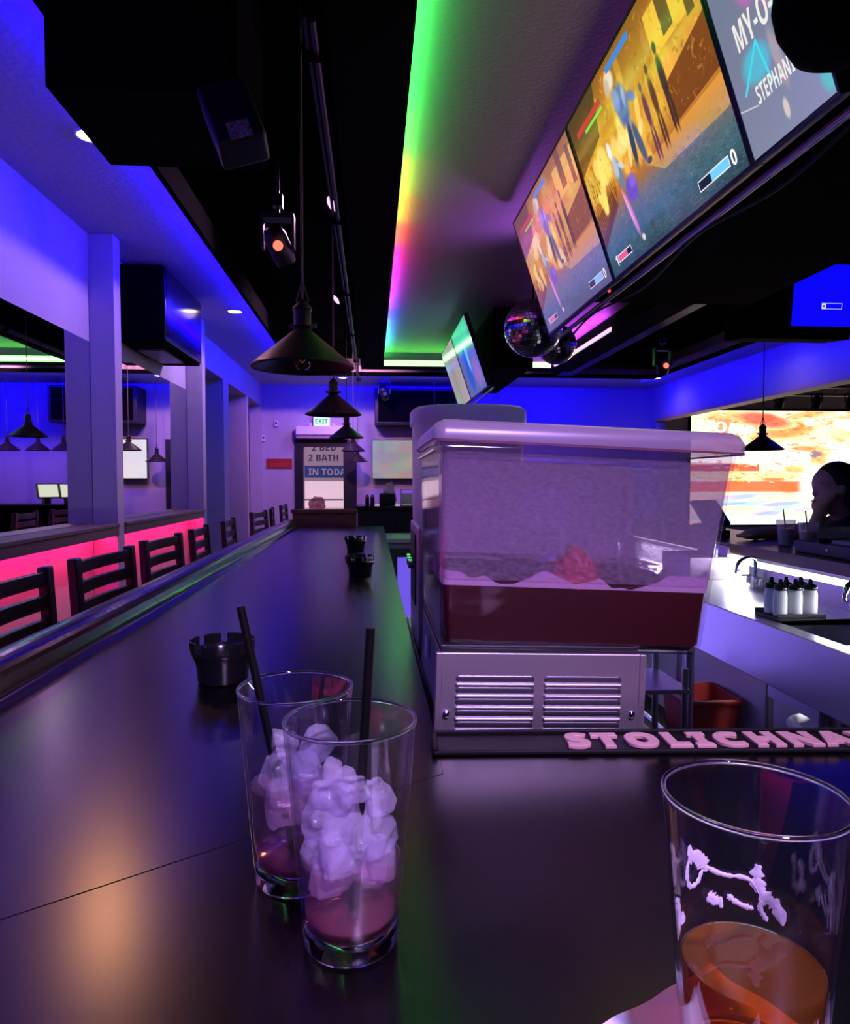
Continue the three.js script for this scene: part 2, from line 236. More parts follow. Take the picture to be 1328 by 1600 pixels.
  fig([['rgba(90,95,120,0.95)', 0.395, 0.78, 11, 70, -0.2], ['rgba(210,120,195,0.95)', 0.30, 0.76, 19, 104, -0.22], ['rgba(230,170,210,0.8)', 0.29, 0.72, 8, 80, -0.22], ['rgba(105,75,190,0.95)', 0.355, 0.65, 60, 50, 0], ['rgba(140,100,220,0.8)', 0.375, 0.62, 34, 26, 0], ['rgba(110,125,150,0.95)', 0.3, 0.53, 36, 66, -0.1], ['rgba(180,190,205,0.95)', 0.285, 0.48, 26, 44, 0], ['rgba(235,235,240,0.95)', 0.275, 0.38, 22, 36, 0], ['rgba(205,205,215,0.9)', 0.33, 0.5, 34, 11, 0.5], ['rgba(225,215,205,0.95)', 0.335, 0.92, 16, 14, 0], ['rgba(70,70,85,0.95)', 0.42, 0.89, 18, 12, 0]]);
  // bars
  x.fillStyle = '#c03030'; x.fillRect(w * 0.06, h * 0.1, w * 0.26, h * 0.035); x.fillStyle = '#7fd040'; x.fillRect(w * 0.14, h * 0.145, w * 0.18, h * 0.02);
  x.fillStyle = '#3f7fd0'; x.fillRect(w * 0.42, h * 0.03, w * 0.2, h * 0.035);
  x.strokeStyle = '#f4f4f4'; x.lineWidth = 3;
  x.fillStyle = '#e05880'; x.fillRect(w * 0.085, h * 0.9, w * 0.09, h * 0.04); x.fillStyle = '#14202a'; x.fillRect(w * 0.175, h * 0.9, w * 0.04, h * 0.04); x.strokeRect(w * 0.085, h * 0.9, w * 0.13, h * 0.04);
  x.fillStyle = '#6fc4f0'; x.fillRect(w * 0.82, h * 0.9, w * 0.1, h * 0.045); x.fillStyle = '#14202a'; x.fillRect(w * 0.75, h * 0.9, w * 0.07, h * 0.045); x.strokeRect(w * 0.75, h * 0.9, w * 0.17, h * 0.045);
  x.fillStyle = '#ffffff'; x.font = 'bold 52px sans-serif'; x.fillText('0', w * 0.93, h * 0.955); x.fillText('1', w * 0.055, h * 0.955);
  if (pale) { x.fillStyle = 'rgba(190,120,220,0.28)'; x.fillRect(0, 0, w, h); }
}
const gameTex = canvas(1024, 576, (x, w, h) => gameScreen(x, w, h, false)), gameTexPale = canvas(1024, 576, (x, w, h) => gameScreen(x, w, h, true));
const songTex = canvas(512, 860, (x, w, h) => {
  const g = x.createLinearGradient(0, 0, w, h); g.addColorStop(0, '#6d7a96'); g.addColorStop(0.5, '#7a8098'); g.addColorStop(1, '#8a8fb0'); x.fillStyle = g; x.fillRect(0, 0, w, h);
  blob(x, 'rgba(200,110,190,0.9)', 200, 330, 70, 130, -0.3); blob(x, 'rgba(200,120,170,0.8)', 330, 420, 60, 90); blob(x, 'rgba(175,160,160,0.9)', 290, 640, 30, 120, -0.12); blob(x, 'rgba(220,205,200,0.95)', 260, 790, 20, 40);
  x.strokeStyle = '#46e0f0'; x.lineWidth = 12; x.beginPath(); x.moveTo(60, 660); x.lineTo(200, 540); x.lineTo(230, 690); x.moveTo(320, 500); x.lineTo(420, 470); x.lineTo(440, 600); x.stroke(); blob(x, 'rgba(70,220,240,0.6)', 170, 600, 110, 70); blob(x, 'rgba(70,220,240,0.5)', 400, 500, 90, 80); blob(x, 'rgba(70,220,210,0.6)', 505, 800, 60, 60);
  x.strokeStyle = '#c8ccd8'; x.lineWidth = 5; x.beginPath(); x.moveTo(0, 690); x.lineTo(120, 716); x.stroke();
  x.fillStyle = '#f3efe6'; x.save(); x.scale(0.7, 1); x.font = 'bold 126px sans-serif'; x.fillText('MY-O-MY', 124, 527); x.restore(); x.save(); x.scale(0.62, 1); x.font = 'bold 80px sans-serif'; x.fillText('STEPHANIE', 194, 716); x.restore();
});
function plainScreen(c0, c1, c2) { return canvas(256, 144, (x, w, h) => { const g = x.createLinearGradient(0, 0, w, h); g.addColorStop(0, c0); g.addColorStop(0.55, c1); g.addColorStop(1, c2); x.fillStyle = g; x.fillRect(0, 0, w, h); for (let i = 0; i < 24; i++) blob(x, `rgba(${120 + rnd() * 130},${110 + rnd() * 120},${120 + rnd() * 110},0.22)`, rnd() * w, rnd() * h, 10 + rnd() * 50, 8 + rnd() * 30); }); }
function screenMat(tex, k) { return S({ color: col(0.01, 0.01, 0.012), roughness: 0.1, emissive: 0xffffff, emissiveMap: tex, emissiveIntensity: k }); }
// a television: bezel, screen, mount; local +z is the viewing side
function television(name, label, w, h, tex, k, pos, basis, glow, glowK, group) {
  const t = thing(name, label, 'television', pos, 0, group);
  t.quaternion.setFromRotationMatrix(basis);
  const b = 0.012;
  part(t, 'casing', rbox(w, h, 0.04, 0.004), M.blackSatin, [0, 0, -0.022]);
  for (const s of [-1, 1]) { part(t, 'bezel', rbox(w, b, 0.008, 0.002), M.blackGloss, [0, s * (h / 2 - b / 2), 0]); part(t, 'bezel', rbox(b, h - 2 * b, 0.008, 0.002), M.blackGloss, [s * (w / 2 - b / 2), 0, 0]); }
  const sc = new THREE.PlaneGeometry(w - 2 * b, h - 2 * b); part(t, 'screen', merge([sc]), screenMat(tex, k), [0, 0, 0.0005]);
  part(t, 'wall_mount', rbox(w * 0.35, h * 0.4, 0.05, 0.004), M.black, [0, 0, -0.065]);
  if (glow) { const l = new THREE.RectAreaLight(glow, glowK, w - 2 * b, h - 2 * b); l.name = 'screen_light'; l.position.set(0, 0, 0.008); l.rotation.y = Math.PI; t.add(l); }
  return t;
}
{
  const up = new THREE.Vector3(-0.236, 0.69, 0).normalize(), rt = new THREE.Vector3(0, 0, 1), nn = rt.clone().cross(up), bs = new THREE.Matrix4().makeBasis(rt, up, nn);
  const mid = (z) => [1.009, 2.65, z], g = 'tilted televisions over the bar';
  television('television', 'large tilted television showing a warm market street game, middle of the near row', 1.215, 0.74, gameTex, 1.15, mid(-2.695), bs, col(1, 0.62, 0.28), 0.4, g);
  television('television', 'large tilted television with a purple-tinted game picture, next to the mirror balls', 1.235, 0.74, gameTexPale, 1.15, mid(-3.93), bs, col(1, 0.6, 0.55), 0.35, g);
  television('television', 'upright television with a song title over a grey picture, beside the round black speaker', 0.4, 0.74, songTex, 1.0, mid(-1.885), bs, col(0.6, 0.75, 1), 0.5, g);
  television('television', 'far tilted television with a green and blue picture behind the mirror balls', 1.15, 0.74, canvas(512, 300, (x, w, h) => { x.fillStyle = '#5f6ab0'; x.fillRect(0, 0, w, h); blob(x, 'rgba(70,220,170,0.9)', 250, 20, 330, 110); blob(x, 'rgba(40,90,220,0.9)', 200, 180, 90, 130, 0.3); blob(x, 'rgba(120,200,240,0.9)', 260, 130, 40, 90); blob(x, 'rgba(150,110,190,0.8)', 380, 220, 120, 80); }), 0.95, mid(-7.575), bs, col(0.4, 0.7, 0.9), 1, g);
  television('television', 'farthest tilted television with a pale grey picture, above the second drink tank', 1.1, 0.74, plainScreen('#a5d8b8', '#b8b4b0', '#c9b8c4'), 0.75, mid(-8.72), bs, null, 0, g);
  // black bulkhead that carries the near televisions
  const bh = thing('screen_bulkhead', 'black bulkhead carrying the near row of tilted televisions', 'bulkhead');
  part(bh, 'housing', rboxAt(1.197, 2.42, 2.5, 3.095, -4.5, -1.3, 0.01), M.black);
  part(bh, 'lower_rail', rod([1.19, 2.29, -4.55], [1.19, 2.29, -1.6], 0.012), M.steelDark);
  part(bh, 'cable', tube([[1.2, 2.27, -1.7], [1.22, 2.25, -2.1], [1.2, 2.28, -2.6], [1.23, 2.25, -3.2], [1.2, 2.28, -3.9], [1.22, 2.24, -4.5]], 0.006, 40), M.rubber);
  for (const [x, y, z] of [[1.5, 2.495, -2.0], [1.75, 2.495, -2.45], [1.79, 2.495, -2.44], [1.4, 2.495, -4.2]]) part(bh, 'indicator_light', new THREE.SphereGeometry(0.009, 10, 8), S({ color: 0x000000, emissive: col(1, 0.05, 0.06), emissiveIntensity: 2 }), [x, y, z]);
  const tintStrip = thing('added_tint_strip', 'added purple strip tinting the coffer, hidden behind the near televisions', 'light strip'); part(tintStrip, 'led_channel', box(1.18, 1.195, 3.05, 3.08, -4.5, -1.5), M.steelDark); part(tintStrip, 'led_diffuser', box(1.175, 1.18, 3.055, 3.075, -4.5, -1.5), S({ color: 0x000000, emissive: col(0.6, 0.06, 0.8), emissiveIntensity: 2 }));  // added strip, out of sight, to give the coffer a purple tint
  area('added_tint_light', col(0.6, 0.06, 0.85), 30, 3.0, 0.02, [1.172, 3.065, -3.0], [0.6, 3.12, -3.0]);
  const bf = thing('screen_bulkhead', 'black bulkhead behind the far tilted televisions', 'bulkhead');
  part(bf, 'housing', rboxAt(1.197, 1.6, 2.5, 3.095, -9.2, -7.1, 0.01), M.black); part(bf, 'lower_rail', rod([1.19, 2.29, -9.25], [1.19, 2.29, -7.0], 0.012), M.steelDark);
  const rail = thing('ceiling_duct', 'long black ceiling duct right of the television row', 'duct'); part(rail, 'duct', rboxAt(2.83, 3.05, 3.0, 3.3, -11, 1, 0.02), M.black); part(rail, 'duct_flange', box(2.82, 3.06, 2.99, 3.005, -11, 1), M.blackSatin);
}
// round black pendant speaker near the top right corner
{
  const p = thing('pendant_speaker', 'round black pendant loudspeaker in front of the upright television', 'loudspeaker', [0.935, 2.33, -1.4]);
  part(p, 'speaker_body', lathe([[0.0001, -0.125], [0.045, -0.122], [0.09, -0.098], [0.12, -0.045], [0.13, 0], [0.124, 0.055], [0.09, 0.105], [0.036, 0.132], [0.0001, 0.137]], 48), M.black); part(p, 'suspension_rod', cyl(0.01, 0.01, 0.8, 10), M.black, [0, 0.545, 0]);
}
// mirror balls
function mirrorBall(label, pos, r, rows) {
  const b = thing('mirror_ball', label, 'mirror ball', pos, 0, 'mirror balls');
  part(b, 'ball_core', new THREE.SphereGeometry(r * 0.985, 32, 20), M.black); part(b, 'hanging_rod', cyl(0.006, 0.006, 3.1 - pos[1] - r, 8), M.black, [0, (3.1 - pos[1] + r) / 2, 0]);
  const gs = [];
  for (let i = 0; i < rows; i++) { const th = ((i + 0.5) / rows) * Math.PI, n = Math.max(4, Math.round(2 * rows * Math.sin(th))); for (let j = 0; j < n; j++) { const ph = (j / n) * Math.PI * 2, s = (Math.PI * r) / rows * 0.9, g = new THREE.BoxGeometry(s, s, r * 0.03); const d = new THREE.Vector3(Math.sin(th) * Math.cos(ph), Math.cos(th), Math.sin(th) * Math.sin(ph)); g.lookAt(d.clone().add(new THREE.Vector3((rnd() - 0.5) * 0.05, (rnd() - 0.5) * 0.05, (rnd() - 0.5) * 0.05))); g.translate(d.x * r, d.y * r, d.z * r); gs.push(g); } }
  const t = part(b, 'mirror_facets', merge(gs), S({ color: col(0.75, 0.75, 0.85), metalness: 1, roughness: 0.14 })); t.userData.kind = 'stuff'; return b;
}
mirrorBall('mirror ball glinting blue, left of the nearest television corner', [1.27, 2.58, -5.65], 0.225, 26);
mirrorBall('smaller silver mirror ball partly behind the purple-tinted television', [1.6, 2.56, -6.2], 0.17, 20);

{
  const p = thing('coffer_tint_lamp', 'added violet lamp tinting the coffer, hidden at the end of the television bulkhead', 'stage light', [1.3, 2.62, -4.7]);  // added lamp, hidden behind the television, to tint the coffer violet
  part(p, 'housing', rbox(0.16, 0.12, 0.14, 0.015), M.black); part(p, 'lamp_lens', new THREE.SphereGeometry(0.03, 14, 10), S({ color: 0x000000, emissive: col(0.5, 0.15, 0.9), emissiveIntensity: 1 }), [-0.05, 0.04, -0.06]); part(p, 'bracket', rboxAt(-0.02, 0.02, -0.02, 0.1, 0.06, 0.198, 0.003), M.black);
  const s = new THREE.SpotLight(col(0.5, 0.14, 0.9), 2.2, 0, R(70), 0.7, 2); s.name = 'coffer_tint_beam'; s.shadow.radius = 3; s.position.set(1.22, 2.66, -4.82); s.target.position.set(0.45, 3.1, -4.6); scene.add(s, s.target);
}
// ---------------------------------------------------------------- LED wall in the stage room
{
  const tex = canvas(1024, 700, (x, w, h) => {
    x.fillStyle = '#fbe6bc'; x.fillRect(0, 0, w, h);
    for (let i = 0; i < 90; i++) blob(x, ['rgba(255,250,235,0.7)', 'rgba(255,235,170,0.6)', 'rgba(225,90,50,0.55)', 'rgba(240,140,60,0.55)'][i % 4], rnd() * w, rnd() * h * 0.7, 30 + rnd() * 110, 14 + rnd() * 40, (rnd() - 0.5) * 0.6);
    x.fillStyle = 'rgba(235,105,60,0.9)'; x.fillRect(0, h * 0.62, w * 0.62, h * 0.09); x.fillStyle = 'rgba(215,80,45,0.85)'; x.fillRect(0, h * 0.47, w * 0.34, h * 0.06);
    x.fillStyle = 'rgba(255,255,245,0.95)'; x.fillRect(0, h * 0.36, w * 0.6, h * 0.1); x.fillStyle = 'rgba(255,235,150,0.9)'; x.fillRect(0, h * 0.55, w * 0.5, h * 0.04);
    for (let i = 0; i < 26; i++) blob(x, ['rgba(150,170,230,0.8)', 'rgba(170,230,200,0.8)', 'rgba(240,190,220,0.7)'][i % 3], rnd() * w * 0.8, h * (0.75 + 0.2 * rnd()), 60 + rnd() * 90, 8 + rnd() * 14, -0.1);
    x.fillStyle = 'rgba(225,245,250,0.9)'; x.fillRect(w * 0.05, h * 0.92, w * 0.6, h * 0.08);
    blob(x, 'rgba(255,255,255,0.98)', w * 0.62, h * 0.62, 90, 130, 0.3); blob(x, 'rgba(255,255,255,0.95)', w * 0.78, h * 0.45, 130, 110); blob(x, 'rgba(150,110,210,0.8)', w * 0.76, h * 0.55, 40, 60); blob(x, 'rgba(215,70,150,0.85)', w * 0.7, h * 0.78, 50, 34); blob(x, 'rgba(90,100,140,0.7)', w * 0.62, h * 0.38, 40, 26);
    for (let i = 0; i < 500; i++) { x.fillStyle = ['rgba(255,255,250,0.6)', 'rgba(220,90,50,0.5)', 'rgba(250,200,110,0.6)', 'rgba(120,70,90,0.35)'][i % 4]; x.save(); x.translate(rnd() * w, rnd() * h * 0.62); x.rotate((rnd() - 0.5) * 0.8); x.fillRect(0, 0, 6 + rnd() * 30, 3 + rnd() * 9); x.restore(); }
    blob(x, 'rgba(225,80,60,0.8)', w * 0.36, h * 0.08, 160, 50, 0.2); blob(x, 'rgba(225,90,60,0.7)', w * 0.9, h * 0.2, 120, 60, -0.2); x.save(); x.rotate(0.16); x.fillStyle = '#fffdf2'; x.font = 'bold 92px sans-serif'; x.fillText('STOMP', 30, 110); x.restore();
  });
  const led = thing('led_video_wall', 'bright LED video wall in the next room, seen through the wide opening', 'screen', [7.6, 0, -12.58]);
  part(led, 'wall_frame', box(-1.93, 1.93, 0.55, 2.68, -0.02, 0.03), M.black);
  const pl = new THREE.PlaneGeometry(3.78, 2.06); part(led, 'screen', pl, screenMat(tex, 1.7), [0, 1.615, 0.033]);
  area('video_wall_light', col(1, 0.72, 0.6), 0.9, 3.7, 2.0, [7.6, 1.615, -12.53], [7.6, 1.615, -6]);
}

// ---------------------------------------------------------------- things on the far wall
{
  const d = thing('entrance_door', 'black framed glass entrance door at the far end of the room', 'door', [-0.85, 0, -12.6]);
  part(d, 'door_frame', box(-0.485, -0.345, 0, 2.09, -0.05, 0.05), M.blackSatin); part(d, 'door_frame', box(0.346, 0.574, 0, 2.09, -0.05, 0.05), M.blackSatin); part(d, 'door_frame', box(-0.345, 0.346, 1.965, 2.09, -0.05, 0.05), M.blackSatin); part(d, 'bottom_rail', box(-0.345, 0.346, 0, 0.25, -0.03, 0.03), M.blackSatin);
  part(d, 'glass_pane', box(-0.345, 0.346, 0.25, 1.965, -0.004, 0.004), M.pane); part(d, 'push_bar', rod([-0.34, 1.05, 0.06], [0.34, 1.05, 0.06], 0.012), M.blackSatin);
  const a = thing('air_curtain', 'pale air curtain box over the entrance door', 'air curtain', [-0.85, 2.1, -12.6]);
  part(a, 'housing', rboxAt(-0.45, 0.42, 0.06, 0.21, 0, 0.25, 0.01), M.white); part(a, 'lower_housing', rboxAt(-0.45, 0.42, 0, 0.07, 0, 0.22, 0.01), S({ color: col(0.4, 0.25, 0.3), roughness: 0.5 }));
  const e = thing('exit_sign', 'small glowing exit sign above the entrance door', 'sign', [-0.87, 2.31, -12.5]);
  part(e, 'housing', rboxAt(-0.15, 0.15, 0, 0.19, -0.08, 0, 0.008), M.white);
  part(e, 'sign_face', new THREE.PlaneGeometry(0.27, 0.17), S({ color: 0x000000, roughness: 0.4, emissive: 0xffffff, emissiveIntensity: 1, emissiveMap: canvas(160, 100, (x, w, h) => { x.fillStyle = '#d9fff2'; x.fillRect(0, 0, w, h); x.fillStyle = '#18a070'; x.font = 'bold 62px sans-serif'; x.fillText('EXIT', 10, 73); }) }), [0, 0.095, 0.002]);
  for (const s of [-1, 1]) part(e, 'emergency_lamp', lathe([[0.0001, 0], [0.03, 0.005], [0.036, 0.04], [0.03, 0.06], [0.0001, 0.06]], 16), M.white, [s * 0.2, 0.0, -0.04]);
  // banner outside the door
  const ban = thing('banner', 'white and blue rental banner seen outside through the entrance door', 'banner', [-0.93, 0, -14.2]);
  part(ban, 'banner_sheet', box(-0.7, 0.8, 1.37, 2.35, -0.01, 0), S({ color: 0xffffff, roughness: 0.8, map: canvas(768, 500, (x, w, h) => { x.fillStyle = '#e9e9f4'; x.fillRect(0, 0, w, h); x.fillStyle = '#4a5470'; x.font = 'bold 92px sans-serif'; x.fillText('2 BED', 225, 196); x.fillText('2 BATH', 190, 298); x.fillStyle = '#3f6cc0'; x.fillRect(0, 345, w, 120); x.fillStyle = '#f4f4ff'; x.fillText('IN TODAY', 192, 440); }) }));
  for (const s of [-0.72, 0.82]) part(ban, 'banner_post', box(s - 0.02, s + 0.02, 0, 2.4, -0.03, 0.01), M.steel);
  const shr = thing('planter_shrub', 'rounded shrub in a tall planter outside the entrance door', 'shrub', [-1.15, -0.1, -15]); part(shr, 'planter', cyl(0.14, 0.12, 0.85, 20), S({ color: col(0.3, 0.2, 0.2), roughness: 0.9 }), [0, 0.425, 0]);
  part(shr, 'foliage', (() => { const g = new THREE.IcosahedronGeometry(0.17, 4), p = g.attributes.position; for (let i = 0; i < p.count; i++) { const v = new THREE.Vector3().fromBufferAttribute(p, i), k = 1 + 0.35 * perlin.noise(v.x * 14, v.y * 14, v.z * 14); p.setXYZ(i, v.x * k, v.y * k, v.z * k); } g.computeVertexNormals(); return g; })(), S({ color: col(0.3, 0.14, 0.18), roughness: 1 }), [0, 0.98, 0]);
  struct('ground_outside', box(-12, 12, -0.12, -0.1, -40, -12.8), S({ color: col(0.5, 0.4, 0.42), roughness: 0.9 }));
  // television and black unit right of the door
  television('wall_television', 'wall television with a pale picture on the far wall right of the door', 1.2, 0.68, plainScreen('#b9bfe0', '#c4b8b0', '#a89890'), 0.62, [0.59, 1.75, -12.45], new THREE.Matrix4(), col(0.8, 0.75, 0.8), 0.8);
  const u = thing('wall_loudspeaker', 'big black loudspeaker cabinet mounted above the wall television', 'loudspeaker', [0.75, 2.33, -12.6]);
  part(u, 'cabinet', rboxAt(-0.71, 0.7, 0, 0.6, 0, 0.5, 0.015), M.blackSatin); part(u, 'grille', rbox(1.3, 0.52, 0.01, 0.004), M.black, [0, 0.3, 0.503]);
  const n = thing('notice_sign', 'red and white notice left of the entrance door', 'sign', [-1.61, 1.675, -12.595]);
  part(n, 'notice_board', box(-0.22, 0.22, -0.085, 0.085, 0, 0.008), M.red); part(n, 'notice_print', new THREE.PlaneGeometry(0.4, 0.14), S({ color: 0xffffff, roughness: 0.7, map: canvas(200, 70, (x, w, h) => { x.fillStyle = '#b02a1c'; x.fillRect(0, 0, w, h); x.fillStyle = '#d8562c'; x.fillRect(10, 34, 180, 5); x.fillRect(30, 50, 140, 5); }) }), [0, 0, 0.0095]);
  for (const [x, y, l] of [[-1.652, 2.365, 'small white sensor box above the red notice'], [-1.873, 2.11, 'small white box in the corner left of the red notice']]) { const b = thing('wall_sensor', l, 'sensor', [x, y, -12.6]); part(b, 'housing', rbox(0.07, 0.11, 0.04, 0.008), M.white, [0, 0, 0.02]); part(b, 'lens', new THREE.SphereGeometry(0.018, 12, 8), M.blackGloss, [0, 0.01, 0.04]); }
}

// ---------------------------------------------------------------- pendant lamps
function makePendant(label, pos, top, group) {
  const p = thing('pendant_lamp', label, 'pendant lamp', pos, 0, group);
  const shade = lathe([[0.022, 0.142], [0.03, 0.14], [0.034, 0.125], [0.178, 0.008], [0.182, 0.0], [0.179, -0.003], [0.175, 0.002], [0.032, 0.118], [0.022, 0.12]], 48);
  part(p, 'lamp_shade', shade, M.bronze); part(p, 'socket', lathe([[0.0001, 0.235], [0.012, 0.232], [0.028, 0.212], [0.034, 0.205], [0.034, 0.2], [0.03, 0.195], [0.03, 0.15], [0.034, 0.146], [0.034, 0.135], [0.0001, 0.135]], 28), M.bronze);
  for (const s of [-1, 1]) part(p, 'thumb_screw', cyl(0.008, 0.008, 0.016, 12), M.steelDark, [s * 0.04, 0.146, 0], [0, 0, Math.PI / 2]);
  const b = part(p, 'bulb', lathe([[0.0001, -0.012], [0.02, -0.006], [0.034, 0.018], [0.034, 0.04], [0.02, 0.08], [0.013, 0.11], [0.013, 0.13]], 24), M.glass); part(b, 'filament', tube([[0, 0.09, 0], [0.012, 0.05, 0], [0.006, 0.02, 0.01], [-0.006, 0.02, -0.01], [-0.012, 0.05, 0], [0, 0.09, 0]], 0.001, 24, 5), S({ color: 0x221100, emissive: col(1, 0.35, 0.1), emissiveIntensity: 0.25 }));
  part(p, 'cord', rod([0, 0.235, 0], [0, top - pos[1], 0], 0.0045), S({ color: col(0.12, 0.1, 0.11), roughness: 0.6 }));
  part(p, 'hanger', merge([rod([0.0, 0.3, 0], [0.022, 0.23, 0], 0.0025), rod([0, 0.3, 0], [-0.022, 0.23, 0], 0.0025)]), M.bronze);
  return p;
}
makePendant('nearest black cone pendant lamp, largest one over the bar', [-0.243, 1.77, -2.564], 3.5, 'pendant row over the bar');
makePendant('second black cone pendant lamp from the camera over the bar', [-0.25, 1.8, -4.688], 3.5, 'pendant row over the bar');
makePendant('third black cone pendant lamp from the camera, below the exit sign', [-0.273, 1.831, -7.675], 3.5, 'pendant row over the bar');
makePendant('fourth black cone pendant lamp from the camera', [-0.282, 1.815, -10.688], 3.5, 'pendant row over the bar');
makePendant('farthest and lowest black cone pendant lamp in the row', [-0.25, 1.695, -12.15], 3.03, 'pendant row over the bar');
makePendant('black cone pendant lamp in front of the LED video wall', [3.528, 1.654, -6.281], 3.5);
for (const [x, l] of [[1.0, 'right'], [1.39, 'middle'], [1.85, 'left']]) makePendant(`${l} one of three small black pendants seen in the left mirror`, [x, 1.85, -11.6], 3.03, 'pendants over the service counter');

// ---------------------------------------------------------------- recessed downlights
function downlight(label, x, z, k = 1, aim = [x, z], cone = 80, y = 3.03, warm = col(1, 0.55, 0.42)) {
  const d = thing('downlight', label, 'downlight', [x, y, z]);
  part(d, 'trim_ring', new THREE.TorusGeometry(0.07, 0.008, 8, 32), M.white, [0, -0.002, 0], [Math.PI / 2, 0, 0]);
  part(d, 'lamp_lens', cyl(0.066, 0.066, 0.006, 32), S({ color: 0x000000, emissive: col(1, 0.82, 0.6), emissiveIntensity: 8 }), [0, -0.003, 0]);
  const s = new THREE.SpotLight(warm, 4.5 * k, 0, R(cone), 0.5, 2); s.name = 'downlight_light'; s.shadow.radius = 3; s.position.set(x, y - 0.02, z); s.target.position.set(aim[0], 0, aim[1]); scene.add(s, s.target);
}
downlight('recessed downlight partly hidden behind the big black speaker', -1.34, -3.62, 0.75, [-0.9, -0.8], 46, 3.03, col(1, 0.42, 0.14));
downlight('recessed downlight in the blue ceiling between speaker and nearest pendant', -1.334, -7.19, 0.35);
downlight('recessed downlight near the far wall above the second pendant', -0.465, -11.6, 0.8);
downlight('recessed downlight in the right blue ceiling, farther one', 4.55, -11.3, 0.08);
downlight('recessed downlight in the right blue ceiling, beside the blue television', 4.5, -8.1, 0.08);

// ---------------------------------------------------------------- loudspeakers under the ceiling
{
  const s = thing('ceiling_loudspeaker', 'very large black loudspeaker cabinet hanging at the top left', 'loudspeaker', [-0.638, 2.46, -2.35]);
  part(s, 'cabinet', rboxAt(-0.262, 0.262, 0, 0.64, -0.25, 0.25, 0.006), M.black); part(s, 'grille', rboxAt(-0.25, 0.25, 0.02, 0.62, 0.25, 0.256, 0.003), M.black); part(s, 'hanging_bracket', merge([rod([-0.2, 0.64, 0], [-0.2, 1.04, 0], 0.012), rod([0.2, 0.64, 0], [0.2, 1.04, 0], 0.012)]), M.black);
  const pr = thing('projector', 'dark slanted projector with a pinkish lens reflection painted on, in front of the big loudspeaker', 'projector', [-0.365, 2.25, -1.98]);
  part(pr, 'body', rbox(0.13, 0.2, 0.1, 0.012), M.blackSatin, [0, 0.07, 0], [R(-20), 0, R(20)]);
  part(pr, 'painted_reflection', rbox(0.06, 0.055, 0.003, 0.001), S({ color: col(0.85, 0.55, 0.5), roughness: 0.3, map: coarse }), [0.026, 0.025, 0.068], [R(-20), 0, R(20)]); part(pr, 'ceiling_mount', rod([-0.03, 0.12, 0], [-0.03, 1.25, 0], 0.012), M.black);  // pinkish tile paints the reflection seen in the lens window
  const l = thing('wall_monitor', 'deep black wall cabinet with a dark television screen beside the first pilaster', 'television', [-1.9, 2.4, -6.17]);
  part(l, 'casing', rboxAt(0, 0.33, 0.02, 0.6, -0.575, 0.575, 0.012), M.black); part(l, 'bezel', rboxAt(0.33, 0.345, 0.04, 0.59, -0.57, 0.57, 0.006), M.blackGloss); part(l, 'screen', rboxAt(0.345, 0.349, 0.07, 0.565, -0.545, 0.545, 0.001), PM({ color: col(0.006, 0.006, 0.008), roughness: 0.12 })); part(l, 'wall_bracket', rboxAt(0.05, 0.25, 0, 0.03, -0.3, 0.3, 0.005), M.steelDark);
  const r = television('hanging_television', 'hanging television with a plain blue no-signal picture under the right ceiling', 0.95, 0.5, canvas(380, 200, (x, w, h) => { x.fillStyle = '#0a06ff'; x.fillRect(0, 0, w, h); x.strokeStyle = '#c8c8ff'; x.lineWidth = 2; x.strokeRect(100, 125, 68, 18); x.fillStyle = '#e8e8ff'; x.fillRect(100, 125, 14, 18); x.fillStyle = '#0a06ff'; x.fillRect(104, 131, 6, 6); }), 0.95, [3.78, 2.84, -5.5], new THREE.Matrix4().makeRotationX(R(6)), col(0.02, 0.01, 1), 0.8);
  part(r, 'mount_box', rboxAt(-0.8, 0.1, -0.33, 0.2, -0.42, -0.09, 0.01), M.black); part(r, 'hanging_rod', rod([-0.3, 0, -0.2], [-0.3, 0.65, -0.2], 0.015), M.black);
  function stageHead(label, pos, top, redOn) {
    const h = thing('stage_light', label, 'stage light', pos);
    part(h, 'yoke', merge([box(-0.1, 0.1, 0.12, 0.15, -0.05, 0.05), box(-0.1, -0.085, -0.05, 0.13, -0.04, 0.04), box(0.085, 0.1, -0.05, 0.13, -0.04, 0.04)]), M.blackSatin);
    part(h, 'lamp_head', lathe([[0.0001, -0.13], [0.06, -0.125], [0.07, -0.06], [0.07, 0.05], [0.05, 0.1], [0.0001, 0.105]], 24), M.blackSatin, [0, -0.02, 0], [R(35), 0, R(20)]);
    part(h, 'lens', new THREE.SphereGeometry(0.03, 16, 12), S({ color: 0x000000, emissive: redOn ? col(1, 0.12, 0.08) : col(0.1, 0.1, 0.5), emissiveIntensity: redOn ? 2.5 : 0.5 }), [0.01, -0.06, 0.09]);
    part(h, 'clamp', merge([rod([0, 0.14, 0], [0, top - pos[1], 0], 0.012), box(-0.03, 0.03, 0.2, 0.27, -0.03, 0.03)]), M.steelDark);
    return h;
  }
  stageHead('small stage light with a red lamp behind the nearest pendant cord', [-0.57, 2.84, -4.5], 3.5, true);
  stageHead('stage light with a glowing red lens under the right ceiling', [3.29, 2.73, -8.0], 3.5, true);
  stageHead('black stage light in front of the far wall, right of the second pendant', [0.19, 2.82, -11.6], 3.03, false);
}

